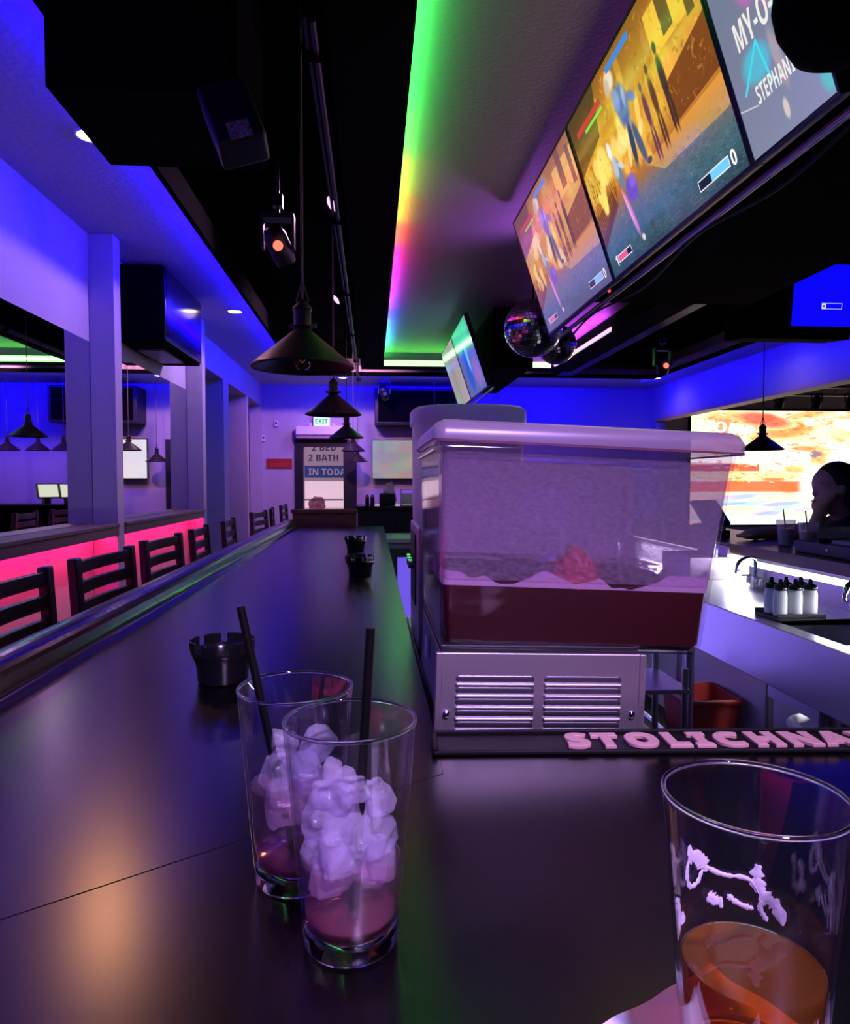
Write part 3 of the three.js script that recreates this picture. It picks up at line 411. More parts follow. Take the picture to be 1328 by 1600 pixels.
// ---------------------------------------------------------------- bar stools along the left side of the bar
function makeStool(label, z, turn) {
  const c = thing('bar_stool', label, 'bar stool', [-0.795, 0, z], turn, 'ladder-back bar stools along the bar');
  const lean = (y) => -0.14 - (y - 0.74) * 0.06;
  part(c, 'seat', rbox(0.37, 0.045, 0.44, 0.015, 3), M.chairWood, [0.01, 0.74, 0]);
  for (const s of [-1, 1]) {
    part(c, 'back_post', merge([rod([-0.145, 0, s * 0.235], [-0.14, 0.74, s * 0.23], 0.02, 10), (() => { const g = rbox(0.032, 0.39, 0.044, 0.006); g.rotateZ(R(3.4)); g.translate(lean(0.925), 0.925, s * 0.23); return g; })()]), M.chairWood);
    part(c, 'leg', rod([0.18, 0, s * 0.21], [0.165, 0.73, s * 0.18], 0.02, 10), M.chairWood);
    part(c, 'stretcher', rod([-0.14, 0.28, s * 0.22], [0.175, 0.28, s * 0.2], 0.011), M.chairWood);
  }
  for (const y of [1.085, 1.017, 0.949, 0.881, 0.813]) {
    const h = 0.038, sh = new THREE.Shape(); sh.moveTo(-0.215, 0.0); sh.quadraticCurveTo(0, -0.03, 0.215, 0.0); sh.lineTo(0.215, 0.013); sh.quadraticCurveTo(0, -0.017, -0.215, 0.013); sh.lineTo(-0.215, 0);
    const g = new THREE.ExtrudeGeometry(sh, { depth: h, bevelEnabled: true, bevelSize: 0.002, bevelThickness: 0.002, bevelSegments: 1, curveSegments: 10 }); g.translate(0, 0, -h / 2); g.rotateX(Math.PI / 2); g.rotateY(Math.PI / 2);
    part(c, 'back_slat', g, M.chairWood, [lean(y) - 0.006, y, 0]);
  }
  part(c, 'foot_rest', rod([0.175, 0.24, -0.2], [0.175, 0.24, 0.2], 0.012), M.steelDark);
  part(c, 'stretcher', rod([-0.14, 0.3, -0.22], [-0.14, 0.3, 0.22], 0.011), M.chairWood);
  return c;
}
[['dark ladder-back bar stool at the left edge of the picture', -1.95, 0.02], ['dark ladder-back bar stool in front of the first pilaster, second from the left', -2.62, -0.05], ['dark ladder-back bar stool against the pink wall, third from the left', -3.33, -0.05], ['dark ladder-back bar stool in front of the second pilaster, fourth from the left', -4.05, 0.06], ['dark ladder-back bar stool at the end of the bar rail, fifth from the left', -4.85, 0.05], ['blue-lit ladder-back bar stool beyond the bar end, sixth from the left', -6.1, -0.1], ['blue-lit ladder-back bar stool, second farthest', -6.9, 0.1], ['farthest blue-lit ladder-back bar stool near the entrance door', -7.8, 0]].forEach((a) => makeStool(...a));

// ---------------------------------------------------------------- far end of the bar
{
  const e = thing('end_panel', 'brown wooden panel closing the far end of the bar', 'panel', [-0.33, 0, -5.0]); part(e, 'panel', rboxAt(-0.22, 0.215, 0, 1.15, -0.03, 0.03, 0.006), M.brownWood); part(e, 'top_cap', rboxAt(-0.23, 0.225, 1.15, 1.175, -0.045, 0.045, 0.005), M.brownWood);
  const c = thing('service_cabinet', 'black service cabinet behind the far end of the bar', 'cabinet', [0.09, 0, -5.4]); part(c, 'body', rboxAt(-0.2, 0.34, 0, 1.16, -0.3, 0.2, 0.008), M.blackSatin); part(c, 'worktop', rboxAt(-0.21, 0.35, 1.16, 1.19, -0.31, 0.21, 0.004), M.blackGloss); part(c, 'door', rboxAt(-0.18, 0.06, 0.1, 1.1, 0.2, 0.212, 0.003), M.blackSatin); part(c, 'door', rboxAt(0.08, 0.32, 0.1, 1.1, 0.2, 0.212, 0.003), M.blackSatin);
  const p = thing('receipt_printer', 'black receipt printer with a curl of white paper on the service cabinet', 'printer', [0.11, 1.19, -5.4]); part(p, 'body', rbox(0.12, 0.09, 0.14, 0.012), M.blackSatin, [0, 0.045, 0]); part(p, 'paper_strip', (() => { const g = new THREE.BoxGeometry(0.05, 0.15, 0.002, 1, 8, 1), q = g.attributes.position; for (let i = 0; i < q.count; i++) q.setZ(i, q.getZ(i) + 0.04 * Math.sin((q.getY(i) + 0.075) * 9)); g.computeVertexNormals(); return g; })(), M.paper, [0.03, 0.1, 0.04], [0, 0, R(14)]); part(p, 'paper_roll', cyl(0.022, 0.022, 0.06, 20), M.paper, [0, 0.1, 0], [0, 0, Math.PI / 2]);
  const n = thing('napkin_holder', 'dark metal napkin holder beside the receipt printer', 'napkin holder', [0.27, 1.19, -5.38]); part(n, 'frame', merge([box(-0.06, -0.055, 0, 0.12, -0.04, 0.04), box(0.055, 0.06, 0, 0.12, -0.04, 0.04), box(-0.06, 0.06, 0, 0.005, -0.04, 0.04), box(-0.06, 0.06, 0.115, 0.12, -0.04, 0.04)]), M.steelDark); part(n, 'napkins', rbox(0.1, 0.08, 0.06, 0.004), M.paper, [0, 0.05, 0]);
  for (const [x, l] of [[-0.04, 'left one of two small black shakers on the service cabinet'], [0.0, 'right one of two small black shakers on the service cabinet']]) { const s = thing('shaker', l, 'shaker', [x, 1.19, -5.36]); part(s, 'body', cyl(0.014, 0.017, 0.06, 16), M.blackGloss, [0, 0.03, 0]); part(s, 'cap', lathe([[0.0001, 0.022], [0.008, 0.02], [0.0145, 0.006], [0.0145, 0]], 16), M.steelDark, [0, 0.06, 0]); }
  // service counter by the far wall (seen in the left mirror)
  const k = thing('service_counter', 'black service counter near the far wall, seen in the left mirror', 'counter', [1.45, 0, -11.6]); part(k, 'body', rboxAt(-0.9, 0.9, 0, 0.98, -0.25, 0.25, 0.008), M.black); part(k, 'worktop', rboxAt(-0.95, 0.95, 0.98, 1.02, -0.3, 0.3, 0.005), M.darkWood);
  for (const [x, l] of [[1.26, 'right-hand of two lit cash terminals seen in the left mirror'], [0.93, 'left-hand of two lit cash terminals seen in the left mirror']]) { const t = thing('cash_terminal', l, 'cash terminal', [x, 1.02, -11.55], R(-50), 'cash terminals'); part(t, 'stand', rbox(0.1, 0.12, 0.1, 0.01), M.blackSatin, [0, 0.06, 0]); part(t, 'casing', rbox(0.34, 0.24, 0.03, 0.008), M.blackSatin, [0, 0.2, 0.05], [R(-15), 0, 0]); part(t, 'screen', new THREE.PlaneGeometry(0.3, 0.2), S({ color: 0, emissive: col(0.95, 1, 0.75), emissiveIntensity: 0.9 }), [0, 0.205, 0.068], [R(-15), 0, 0]); }
}

// ---------------------------------------------------------------- drink machine with red slush
function loft(levels, seg = 8, caps = {}, edge = 1) {   // levels: {y, w, d, r, x, z}
  const ring = ({ w, d, r }) => { const o = [], full = () => { if (edge < 2) return o; const p = []; o.forEach((a, i) => { p.push(a); if (i % (seg + 1) === seg) { const b = o[(i + 1) % o.length]; for (let k = 1; k < edge; k++) p.push([a[0] + ((b[0] - a[0]) * k) / edge, a[1] + ((b[1] - a[1]) * k) / edge]); } }); return p; }; for (const [cx, cz, a0] of [[w / 2 - r, d / 2 - r, 0], [-w / 2 + r, d / 2 - r, 90], [-w / 2 + r, -d / 2 + r, 180], [w / 2 - r, -d / 2 + r, 270]]) for (let i = 0; i <= seg; i++) { const a = R(a0 + (90 * i) / seg); o.push([cx + r * Math.cos(a), cz + r * Math.sin(a)]); } return full(); };
  const pos = [], idx = [], uvs = [], n = 4 * (seg + edge);
  levels.forEach((l, k) => ring(l).forEach(([x, z]) => { pos.push(x + (l.x || 0), l.f ? l.f(x, z) : l.y, z + (l.z || 0)); uvs.push((x + z) * 2.2, (k / levels.length) * 0.6); }));
  for (let k = 0; k < levels.length - 1; k++) for (let i = 0; i < n; i++) { const a = k * n + i, b = k * n + ((i + 1) % n), c = a + n, d2 = b + n; idx.push(a, c, b, b, c, d2); }
  const cap = (k, flip) => { const l = levels[k]; pos.push(l.x || 0, l.f ? l.f(0, 0) : l.y, l.z || 0); uvs.push(0, 0); const m = pos.length / 3 - 1; for (let i = 0; i < n; i++) { const a = k * n + i, b = k * n + ((i + 1) % n); flip ? idx.push(a, b, m) : idx.push(b, a, m); } };
  if (caps.bottom) cap(0, true);
  if (caps.top) cap(levels.length - 1, false);
  const g = new THREE.BufferGeometry(); g.setAttribute('position', new THREE.Float32BufferAttribute(pos, 3)); g.setIndex(idx); g.computeVertexNormals();
  g.setAttribute('uv', new THREE.Float32BufferAttribute(uvs, 2)); return g;
}
{
  // underbar station that carries the machines
  const st = thing('underbar_station', 'stainless underbar station carrying the drink machines', 'station', [0.235, 0, -1.25]);
  part(st, 'worktop', rboxAt(-0.155, 0.13, 1.02, 1.045, -0.46, 0.4, 0.004), M.steel); part(st, 'cabinet', rboxAt(-0.13, 0.11, 0.1, 1.02, -0.44, 0.38, 0.004), M.steelDark);
  for (const [x, z] of [[-0.1, -0.4], [0.08, -0.4], [-0.1, 0.35], [0.08, 0.35]]) part(st, 'foot', cyl(0.02, 0.02, 0.1, 12), M.steel, [x, 0.05, z]);
  const m = thing('slush_machine', 'red slush drink machine with a clear tank on a louvred steel base', 'drink machine', [0.0755, 1.053, -0.86]);
  m.rotation.z = R(-1.6);
  const W = 0.258, H = 0.109, D = 0.31;
  const base = part(m, 'base_body', rboxAt(0.004, W - 0.004, 0, H - 0.002, -D, -0.004, 0.004), M.steelDark);
  const fp = part(m, 'vent_panel', rboxAt(0, W, 0.0, H, -0.005, 0, 0.0015), M.steelPanel);
  part(m, 'panel_edge', rboxAt(-0.002, 0.006, 0, H, -0.008, 0.002, 0.0015), M.steelPanel); part(m, 'panel_edge', rboxAt(W - 0.006, W + 0.002, 0, H, -0.008, 0.002, 0.0015), M.steelPanel);
  const slot = new THREE.CapsuleGeometry(0.0046, 0.088, 6, 14); slot.rotateZ(Math.PI / 2); slot.scale(1, 1, 0.22);
  const lip = new THREE.CapsuleGeometry(0.0022, 0.094, 5, 12); lip.rotateZ(Math.PI / 2); lip.scale(1, 1, 1.5);
  for (let r = 0; r < 6; r++) for (const cx of [0.0715, 0.181]) { const y = H - 0.032 - r * 0.0142, v = part(fp, 'louvre', lip, M.steelPanel, [cx, y - 0.0062, 0.0008]); part(v, 'louvre_slot', slot, M.steelDark, [0, 0.0058, -0.0004]); }
  for (const cx of [0.012, W - 0.014]) part(m, 'screw', lathe([[0.0001, 0.004], [0.004, 0.003], [0.005, 0]], 14), M.chrome, [cx, 0.034, 0.001], [Math.PI / 2, 0, 0]);
  const sticker = part(m, 'sticker', rboxAt(-0.0012, 0, 0.06, 0.09, -0.19, -0.16, 0.0004), M.white);
  part(m, 'tank_seat', rboxAt(0.004, W - 0.004, H - 0.003, H + 0.007, -D, -0.012, 0.002), M.blackSatin);
  // tank
  const T = new THREE.Group(); T.name = 'tank'; T.position.set(0.004, H + 0.003, 0); T.rotation.z = R(-0.9); m.add(T);
  const fog = PM({ color: col(0.95, 0.92, 0.97), roughness: 0.06, transmission: 1, thickness: 0, ior: 1.45 });
  const cxm = 0.165, czm = -D / 2, w0 = 0.33, w1 = 0.372, h = 0.254;
  const out = [0, 0.012, h].map((y) => ({ y, w: y === 0 ? w0 - 0.012 : w0 + ((w1 - w0) * y) / h, d: y === 0 ? 0.288 : 0.3 + (0.02 * y) / h, r: 0.011, x: cxm + (0.007 * y) / h, z: czm }));
  const inn = out.map((l) => ({ ...l, y: Math.max(l.y, 0.004), w: l.w - 0.007, d: l.d - 0.007, r: 0.008 })).reverse();
  part(T, 'tank_wall', loft([...out, ...inn], 8, { bottom: true, top: true }), fog);
  part(T, 'tank_rim', loft([{ y: h - 0.014, w: w1 + 0.004, d: 0.324, r: 0.013, x: cxm + 0.007, z: czm }, { y: h - 0.012, w: w1 + 0.012, d: 0.332, r: 0.015, x: cxm + 0.007, z: czm }, { y: h, w: w1 + 0.012, d: 0.332, r: 0.015, x: cxm + 0.007, z: czm }, { y: h, w: w1 - 0.006, d: 0.314, r: 0.012, x: cxm + 0.007, z: czm }]), fog);
  const level = 0.083, wave = (x, z) => level + 0.0035 * perlin.noise(x * 30, z * 30, 1) + 0.003 * perlin.noise(x * 70, z * 70, 5);
  const wl = w0 + ((w1 - w0) * level) / h - 0.009;
  const liqLevels = [{ y: 0.005, w: w0 - 0.021, d: 0.279, r: 0.008 }, { y: 0.013, w: w0 - 0.0085, d: 0.291, r: 0.008 }];
  for (let k = 0; k <= 22; k++) { const s = Math.max(0.02, 1 - k / 22); liqLevels.push({ f: wave, w: wl * s, d: 0.293 * s, r: 0.008 * s }); }
  liqLevels.forEach((l) => { l.x = cxm + 0.002; l.z = czm; });
  part(T, 'red_slush', loft(liqLevels, 3, { bottom: true, top: true }, 40), S({ color: col(0.04, 0.0012, 0.0018), roughness: 0.4 })).userData.label = 'dark red slush drink';
  { const g = new THREE.IcosahedronGeometry(1, 5), q = g.attributes.position; for (let i = 0; i < q.count; i++) { const v = new THREE.Vector3().fromBufferAttribute(q, i), k = 1 + 0.3 * perlin.noise(v.x * 2.2 + 4, v.y * 2.2, v.z * 2.2) + 0.12 * perlin.noise(v.x * 7, v.y * 7 + 2, v.z * 7); q.setXYZ(i, v.x * k * (v.y > 0 ? 0.03 - 0.009 * v.y : 0.04), v.y * k * 0.042, v.z * k * 0.022); } g.computeVertexNormals();
    part(T, 'slush_splash', g, S({ color: col(0.4, 0.025, 0.03), roughness: 0.45 }), [cxm + 0.004, level + 0.004, czm + 0.124]).userData.label = 'red splash thrown up by the stirrer'; }
  // froth band along the wall above the drink
  const froth = []; for (let k = 0; k < 5; k++) froth.push({ f: (x, z) => level - 0.004 + (0.013 + 0.026 * Math.max(-0.4, perlin.noise(x * 19 + 3.3, z * 19, 2)) + 0.006 * perlin.noise(x * 55, z * 55, 4)) * (k / 4) ** 0.8, w: wl + 0.002 + k * 0.0004, d: 0.2945 + k * 0.0002, r: 0.008, x: cxm + 0.002, z: czm });
  part(T, 'froth', loft(froth, 3, {}, 60), PM({ color: col(0.9, 0.62, 0.78), roughness: 0.9, transmission: 0.5, thickness: 0 })).userData.label = 'pinkish froth above the drink';
  const film = (tr, seedF) => PM({ color: col(0.92, 0.84, 0.94), roughness: 0.55, transmission: 1, thickness: 0, ior: 1.15, transmissionMap: noiseTex(512, seedF, { lo: tr - 20, hi: tr + 20, oct: 5 }) });
  const hz = []; for (let k = 0; k <= 10; k++) { const y = level + 0.004 + (h - 0.016 - level) * (k / 10); hz.push({ y, w: w0 + ((w1 - w0) * y) / h - 0.0085, d: 0.2915 + (0.02 * y) / h, r: 0.008, x: cxm + (0.007 * y) / h, z: czm }); }
  part(T, 'condensation', loft(hz), film(228, 60)).userData.label = 'fine condensation on the inside of the tank';
  const bk = uvMetres(new THREE.BoxGeometry(w1 - 0.04, h - level - 0.02, 0.002, 1, 1, 1), 4); part(T, 'condensation', bk, film(105, 34), [cxm + 0.006, (h + level) / 2, czm - 0.138]).userData.label = 'thick milky frost on the back of the tank';
  // agitator column inside
  part(T, 'agitator_cover', lathe([[0.0001, 0.2], [0.012, 0.198], [0.016, 0.19], [0.016, 0.04], [0.04, 0.02], [0.04, 0.006]], 20), fog, [cxm + 0.12, 0, czm]);
  // lid
  const lid = part(T, 'lid', loft([{ y: h + 0.002, w: w1 + 0.016, d: 0.336, r: 0.015, x: cxm + 0.007, z: czm }, { y: h + 0.012, w: w1 + 0.016, d: 0.336, r: 0.015, x: cxm + 0.007, z: czm }, { y: h + 0.022, w: w1 + 0.006, d: 0.326, r: 0.014, x: cxm + 0.007, z: czm }, { y: h + 0.026, w: w1 - 0.01, d: 0.31, r: 0.012, x: cxm + 0.007, z: czm }], 8, { top: true }), PM({ color: col(0.62, 0.5, 0.66), roughness: 0.3, transmission: 0.55, thickness: 0 }));
  part(lid, 'lid_seam', loft([{ y: h - 0.001, w: w1 + 0.0165, d: 0.3365, r: 0.015, x: cxm + 0.007, z: czm }, { y: h + 0.0018, w: w1 + 0.0165, d: 0.3365, r: 0.015, x: cxm + 0.007, z: czm }]), S({ color: col(0.18, 0.06, 0.1), roughness: 0.5 }));
  // second machine behind
  const q = thing('drink_dispenser', 'second drink dispenser with a tall pale rounded tank behind the slush machine', 'drink machine', [0.19, 1.045, -1.45]);
  part(q, 'base_body', rboxAt(-0.105, 0.12, 0.0, 0.24, -0.16, 0.12, 0.006), M.steel); part(q, 'control_strip', rboxAt(-0.108, -0.105, 0.08, 0.22, -0.1, 0.05, 0.001), M.blackSatin);
  for (const zz of [-0.06, 0.0]) part(q, 'control_knob', cyl(0.012, 0.012, 0.012, 16), M.chrome, [-0.112, 0.16, zz], [0, 0, Math.PI / 2]);
  part(q, 'tank_wall', loft([0.24, 0.25, 0.44].map((y, i) => ({ y, w: 0.2 + (i ? 0.012 : 0) + i * 0.002, d: 0.24, r: 0.085 }))), PM({ color: col(0.85, 0.8, 0.85), roughness: 0.35, transmission: 0.45, thickness: 0 }));
  part(q, 'lid', loft([{ y: 0.438, w: 0.226, d: 0.254, r: 0.09 }, { y: 0.463, w: 0.226, d: 0.254, r: 0.09 }, { y: 0.469, w: 0.21, d: 0.24, r: 0.085 }], 8, { top: true }), PM({ color: col(0.8, 0.76, 0.82), roughness: 0.4, transmission: 0.4, thickness: 0 }));
}

// ---------------------------------------------------------------- rubber bar mat with lettering
const font = await new FontLoader().loadAsync('fonts/droid/droid_sans_bold.typeface.json');
{
  const m = thing('bar_mat', 'long black rubber bar mat with raised pink lettering', 'bar mat', [0.066, 1.07, -0.797], R(-3.0));
  part(m, 'mat_body', rboxAt(0, 0.66, 0, 0.006, -0.024, 0.03, 0.0025), M.rubber);
  part(m, 'mat_edge', rboxAt(0, 0.66, 0.005, 0.011, -0.024, -0.019, 0.002), M.rubber); part(m, 'mat_edge', rboxAt(0, 0.006, 0.005, 0.01, -0.019, 0.03, 0.002), M.rubber);
  const pink = S({ color: col(0.55, 0.32, 0.28), roughness: 0.6 });
  let x = 0.15;
  for (const ch of 'STOLICHNAYA') { const g = new TextGeometry(ch, { font, size: 0.037, depth: 0.003, curveSegments: 6, bevelEnabled: true, bevelSize: 0.0022, bevelThickness: 0.001, bevelSegments: 2 }); g.computeBoundingBox(); const w = g.boundingBox.max.x; g.rotateX(-Math.PI / 2); part(m, 'letter', g, pink, [x, 0.0065, 0.026]); x += w + 0.005; }
}

// ---------------------------------------------------------------- glasses
const iceMat = PM({ color: col(0.94, 0.9, 0.98), roughness: 0.25, transmission: 0.83, thickness: 0, ior: 1.31 });
const straw = PM({ color: col(0.002, 0.002, 0.002), roughness: 0.55, specularIntensity: 0.25 });
function pintGlass(g) {
  const ri = (y) => 0.0285 + 0.0125 * (y / 0.147);
  part(g, 'glass_wall', lathe([[0.0312, 0.012], [0.033, 0.03], [0.0372, 0.08], [0.0425, 0.142], [0.0432, 0.146], [0.0424, 0.148], [0.0412, 0.146], [0.0398, 0.13], [0.0352, 0.08], [0.031, 0.03], [0.029, 0.018]], 64), M.glass);
  part(g, 'glass_rim', new THREE.TorusGeometry(0.0421, 0.0013, 10, 72), M.glassSolid, [0, 0.1462, 0], [Math.PI / 2, 0, 0]);
  part(g, 'glass_base', lathe([[0.0001, 0.0015], [0.024, 0.001], [0.0285, 0.0004], [0.0302, 0.003], [0.0312, 0.0115], [0.0285, 0.016], [0.02, 0.0145], [0.0001, 0.014]], 56), M.glassSolid);
  return g;
}
function iceCube(parent, p, s, r) {
  const g = new RoundedBoxGeometry(s * 1.15, s, s * 0.95, 6, s * 0.3), q = g.attributes.position; const k = rnd() * 50;
  for (let i = 0; i < q.count; i++) { const v = new THREE.Vector3().fromBufferAttribute(q, i), n = 1.08 + 0.34 * perlin.noise(v.x * 70 + k, v.y * 70, v.z * 70) + 0.1 * perlin.noise(v.x * 260 + k, v.y * 260, v.z * 260); q.setXYZ(i, v.x * n, v.y * n, v.z * n); }
  g.computeVertexNormals(); part(parent, 'ice_cube', g, iceMat, p, r);
}
function cocktail(label, pos, strawA, strawB, ice, lvl, iceLabel) {
  const g = pintGlass(thing('cocktail_glass', label, 'glass', pos));
  const ro = (y) => 0.0296 + (0.0372 - 0.031) * 0 + 0.0088 * ((y - 0.016) / 0.115);
  const pts = [[0.0001, 0.0165], [0.02, 0.0165], [0.0288, 0.018]]; for (let i = 1; i <= 8; i++) { const y = 0.018 + ((lvl - 0.018) * i) / 8; pts.push([ro(y) - 0.0006, y]); } pts.push([ro(lvl) - 0.0015, lvl - 0.0006], [0.0001, lvl - 0.0008]);
  part(g, 'drink', lathe(pts, 48), PM({ color: col(0.95, 0.76, 0.82), roughness: 0.03, transmission: 0.95, thickness: 0, ior: 1.33 })).userData.label = 'pale pink leftover drink';
  part(g, 'syrup_layer', lathe([[0.0001, 0.017], [0.0284, 0.0175], [0.0292, 0.024], [0.0001, 0.0245]], 40), PM({ color: col(0.88, 0.46, 0.52), roughness: 0.1, transmission: 0.92, thickness: 0 })).userData.label = 'reddish syrup at the bottom';
  ice.forEach(([x, y, z, s]) => iceCube(g, [x * 0.86, y, z * 0.86], s * 0.99, [rnd() * 3, rnd() * 3, rnd() * 3]));
  part(g, 'straw', rod(strawA, strawB, 0.0032, 14), straw);
  return g;
}
cocktail('front cocktail glass with ice and a tall black straw on the bar', [-0.015, 1.07, -0.459], [0.002, 0.0185, 0.006], [0.0135, 0.203, -0.012], [[-0.012, 0.05, 0.004, 0.026], [0.014, 0.047, -0.006, 0.024], [-0.004, 0.07, 0.012, 0.028], [-0.018, 0.083, -0.004, 0.026], [0.019, 0.072, 0.004, 0.022], [0.004, 0.088, -0.012, 0.024], [-0.008, 0.101, 0.002, 0.021], [0.0, 0.06, -0.016, 0.022], [0.021, 0.092, -0.006, 0.018], [-0.019, 0.064, 0.01, 0.02], [-0.013, 0.112, -0.004, 0.013], [0.004, 0.104, 0.008, 0.014], [-0.02, 0.1, 0.006, 0.013], [0.023, 0.056, 0.008, 0.018]], 0.058);
cocktail('rear cocktail glass with ice and a leaning black straw on the bar', [-0.058, 1.07, -0.536], [0.0, 0.0185, 0.006], [-0.042, 0.205, -0.012], [[-0.01, 0.062, 0.01, 0.026], [0.012, 0.06, 0.004, 0.024], [-0.014, 0.082, 0.002, 0.025], [0.008, 0.084, 0.008, 0.024], [0.018, 0.1, -0.006, 0.02], [-0.002, 0.072, -0.014, 0.024], [-0.012, 0.1, -0.008, 0.02]], 0.075);
{
  const nap = thing('paper_napkin', 'crumpled white paper napkin under the beer glass', 'napkin', [0.179, 1.0703, -0.326], R(28));
  const ng = new THREE.BoxGeometry(0.13, 0.0008, 0.13, 24, 1, 24), q = ng.attributes.position; for (let i = 0; i < q.count; i++) { const x = q.getX(i), z = q.getZ(i), r = Math.hypot(x, z); q.setY(i, q.getY(i) + 0.0006 + Math.max(0, r - 0.04) * 0.12 * (0.6 + perlin.noise(x * 30, z * 30, 2))); } ng.computeVertexNormals(); part(nap, 'sheet', ng, M.paper);
  const g = pintGlass(thing('beer_glass', 'pint glass with a little amber beer and foam traces at the lower right', 'glass', [0.1835, 1.0722, -0.327]));
  const lvl = 0.064, ro = (y) => 0.0296 + 0.0088 * ((y - 0.016) / 0.115) - 0.0006, pts = [[0.0001, 0.0165], [0.02, 0.0165], [0.0285, 0.018]]; for (let i = 1; i <= 8; i++) { const y = 0.018 + ((lvl - 0.018) * i) / 8; pts.push([ro(y), y]); } pts.push([ro(lvl) - 0.0012, lvl - 0.0008], [0.0001, lvl - 0.001]);
  part(g, 'beer', lathe(pts, 56), PM({ color: col(0.62, 0.24, 0.03), roughness: 0.04, transmission: 0.84, thickness: 0, ior: 1.34 })).userData.label = 'amber beer';
  const foam = PM({ color: col(0.8, 0.76, 0.82), roughness: 0.95, transmission: 0.3, thickness: 0 });
  const on = (a, y) => { const r = 0.0291 + 0.0112 * ((y - 0.016) / 0.131) + 0.0006; return [r * Math.sin(R(a)), y, r * Math.cos(R(a))]; };
  const lace = (list, r) => {   // a thin irregular film of dried foam on the inside of the glass
    const cv = new THREE.CatmullRomCurve3(list.map(([a, y]) => new THREE.Vector3(a, y * 2000, 0))), n = 36, pos = [], idx = [];
    for (let i = 0; i <= n; i++) {
      const t = i / n, p = cv.getPoint(t), d = cv.getTangent(t), wd = r * 1.6 * (0.75 + 0.7 * perlin.noise(i * 0.37, r * 900, list[0][0])) * Math.min(1, 8 * t + 0.25, 8 * (1 - t) + 0.25), nx = -d.y, ny = d.x, L = Math.hypot(nx, ny) || 1;
      for (const s of [-1, -0.33, 0.33, 1]) { const a = p.x + (s * nx / L) * wd * 1550, y = p.y / 2000 + (s * ny / L) * wd, q = on(a, y), k = s * s > 0.5 ? 1 : 0.982; pos.push(q[0] * k, q[1], q[2] * k); }
    }
    for (let i = 0; i < n; i++) for (let k = 0; k < 3; k++) { const a = i * 4 + k; idx.push(a, a + 4, a + 1, a + 1, a + 4, a + 5); }
    const gg = new THREE.BufferGeometry(); gg.setAttribute('position', new THREE.Float32BufferAttribute(pos, 3)); gg.setIndex(idx); gg.computeVertexNormals(); gg.setAttribute('uv', new THREE.Float32BufferAttribute(new Float32Array((pos.length / 3) * 2), 2)); part(g, 'foam_trace', gg, foam);
  };
  lace([[198, 0.094], [190, 0.092], [180, 0.0885], [170, 0.0868], [160, 0.0868], [152, 0.0855], [146, 0.08]], 0.001);
  lace([[210, 0.1], [203, 0.1], [197, 0.097], [190, 0.09]], 0.0028); lace([[209, 0.098], [212, 0.09], [208, 0.084], [200, 0.085], [194, 0.091]], 0.0011);
  lace([[147, 0.095], [148, 0.089], [146, 0.083], [140, 0.079], [132, 0.076], [126, 0.068]], 0.0026); lace([[140, 0.079], [145, 0.073], [139, 0.067]], 0.0013);
  lace([[240, 0.084], [232, 0.081], [230, 0.074], [236, 0.068], [242, 0.072]], 0.0022); lace([[252, 0.087], [247, 0.078], [245, 0.067]], 0.0018); lace([[226, 0.074], [222, 0.069]], 0.002);
  lace([[190, 0.077], [185, 0.0755], [180, 0.072]], 0.0022); lace([[172, 0.077], [166, 0.074], [158, 0.072], [150, 0.0715]], 0.0012); lace([[178, 0.076], [177, 0.07]], 0.001);
}
// black notched bar caddies
function caddy(label, x, z, k = 1) {
  const c = thing('bar_ashtray', label, 'ashtray', [x, 1.07, z], rnd(), 'black notched ashtrays along the bar');
  part(c, 'bowl', lathe([[0.0001, 0], [0.034, 0], [0.037, 0.004], [0.039, 0.028], [0.045, 0.042], [0.047, 0.05], [0.044, 0.05], [0.04, 0.042], [0.035, 0.028], [0.031, 0.008], [0.0001, 0.006]], 40), M.blackGloss);
  for (let i = 0; i < 8; i++) { const pts = [[0.044, 0.049], [0.047, 0.049], [0.0485, 0.064], [0.0455, 0.064], [0.044, 0.049]].map((p) => new THREE.Vector2(...p)); const a = i * Math.PI / 4, g = merge([new THREE.LatheGeometry(pts, 6, a, 0.5), new THREE.BoxGeometry(0.003, 0.014, 0.003).translate(0.046 * Math.sin(a), 0.057, 0.046 * Math.cos(a)), new THREE.BoxGeometry(0.003, 0.014, 0.003).translate(0.046 * Math.sin(a + 0.5), 0.057, 0.046 * Math.cos(a + 0.5))]); part(c, 'rim_tooth', g, M.blackGloss); }
  c.scale.setScalar(k); return c;
}
caddy('nearest black notched ashtray beside the rear cocktail glass', -0.225, -1.085); caddy('middle black notched ashtray on the bar', -0.04, -2.28); caddy('farthest black notched ashtray on the bar', -0.073, -3.08);

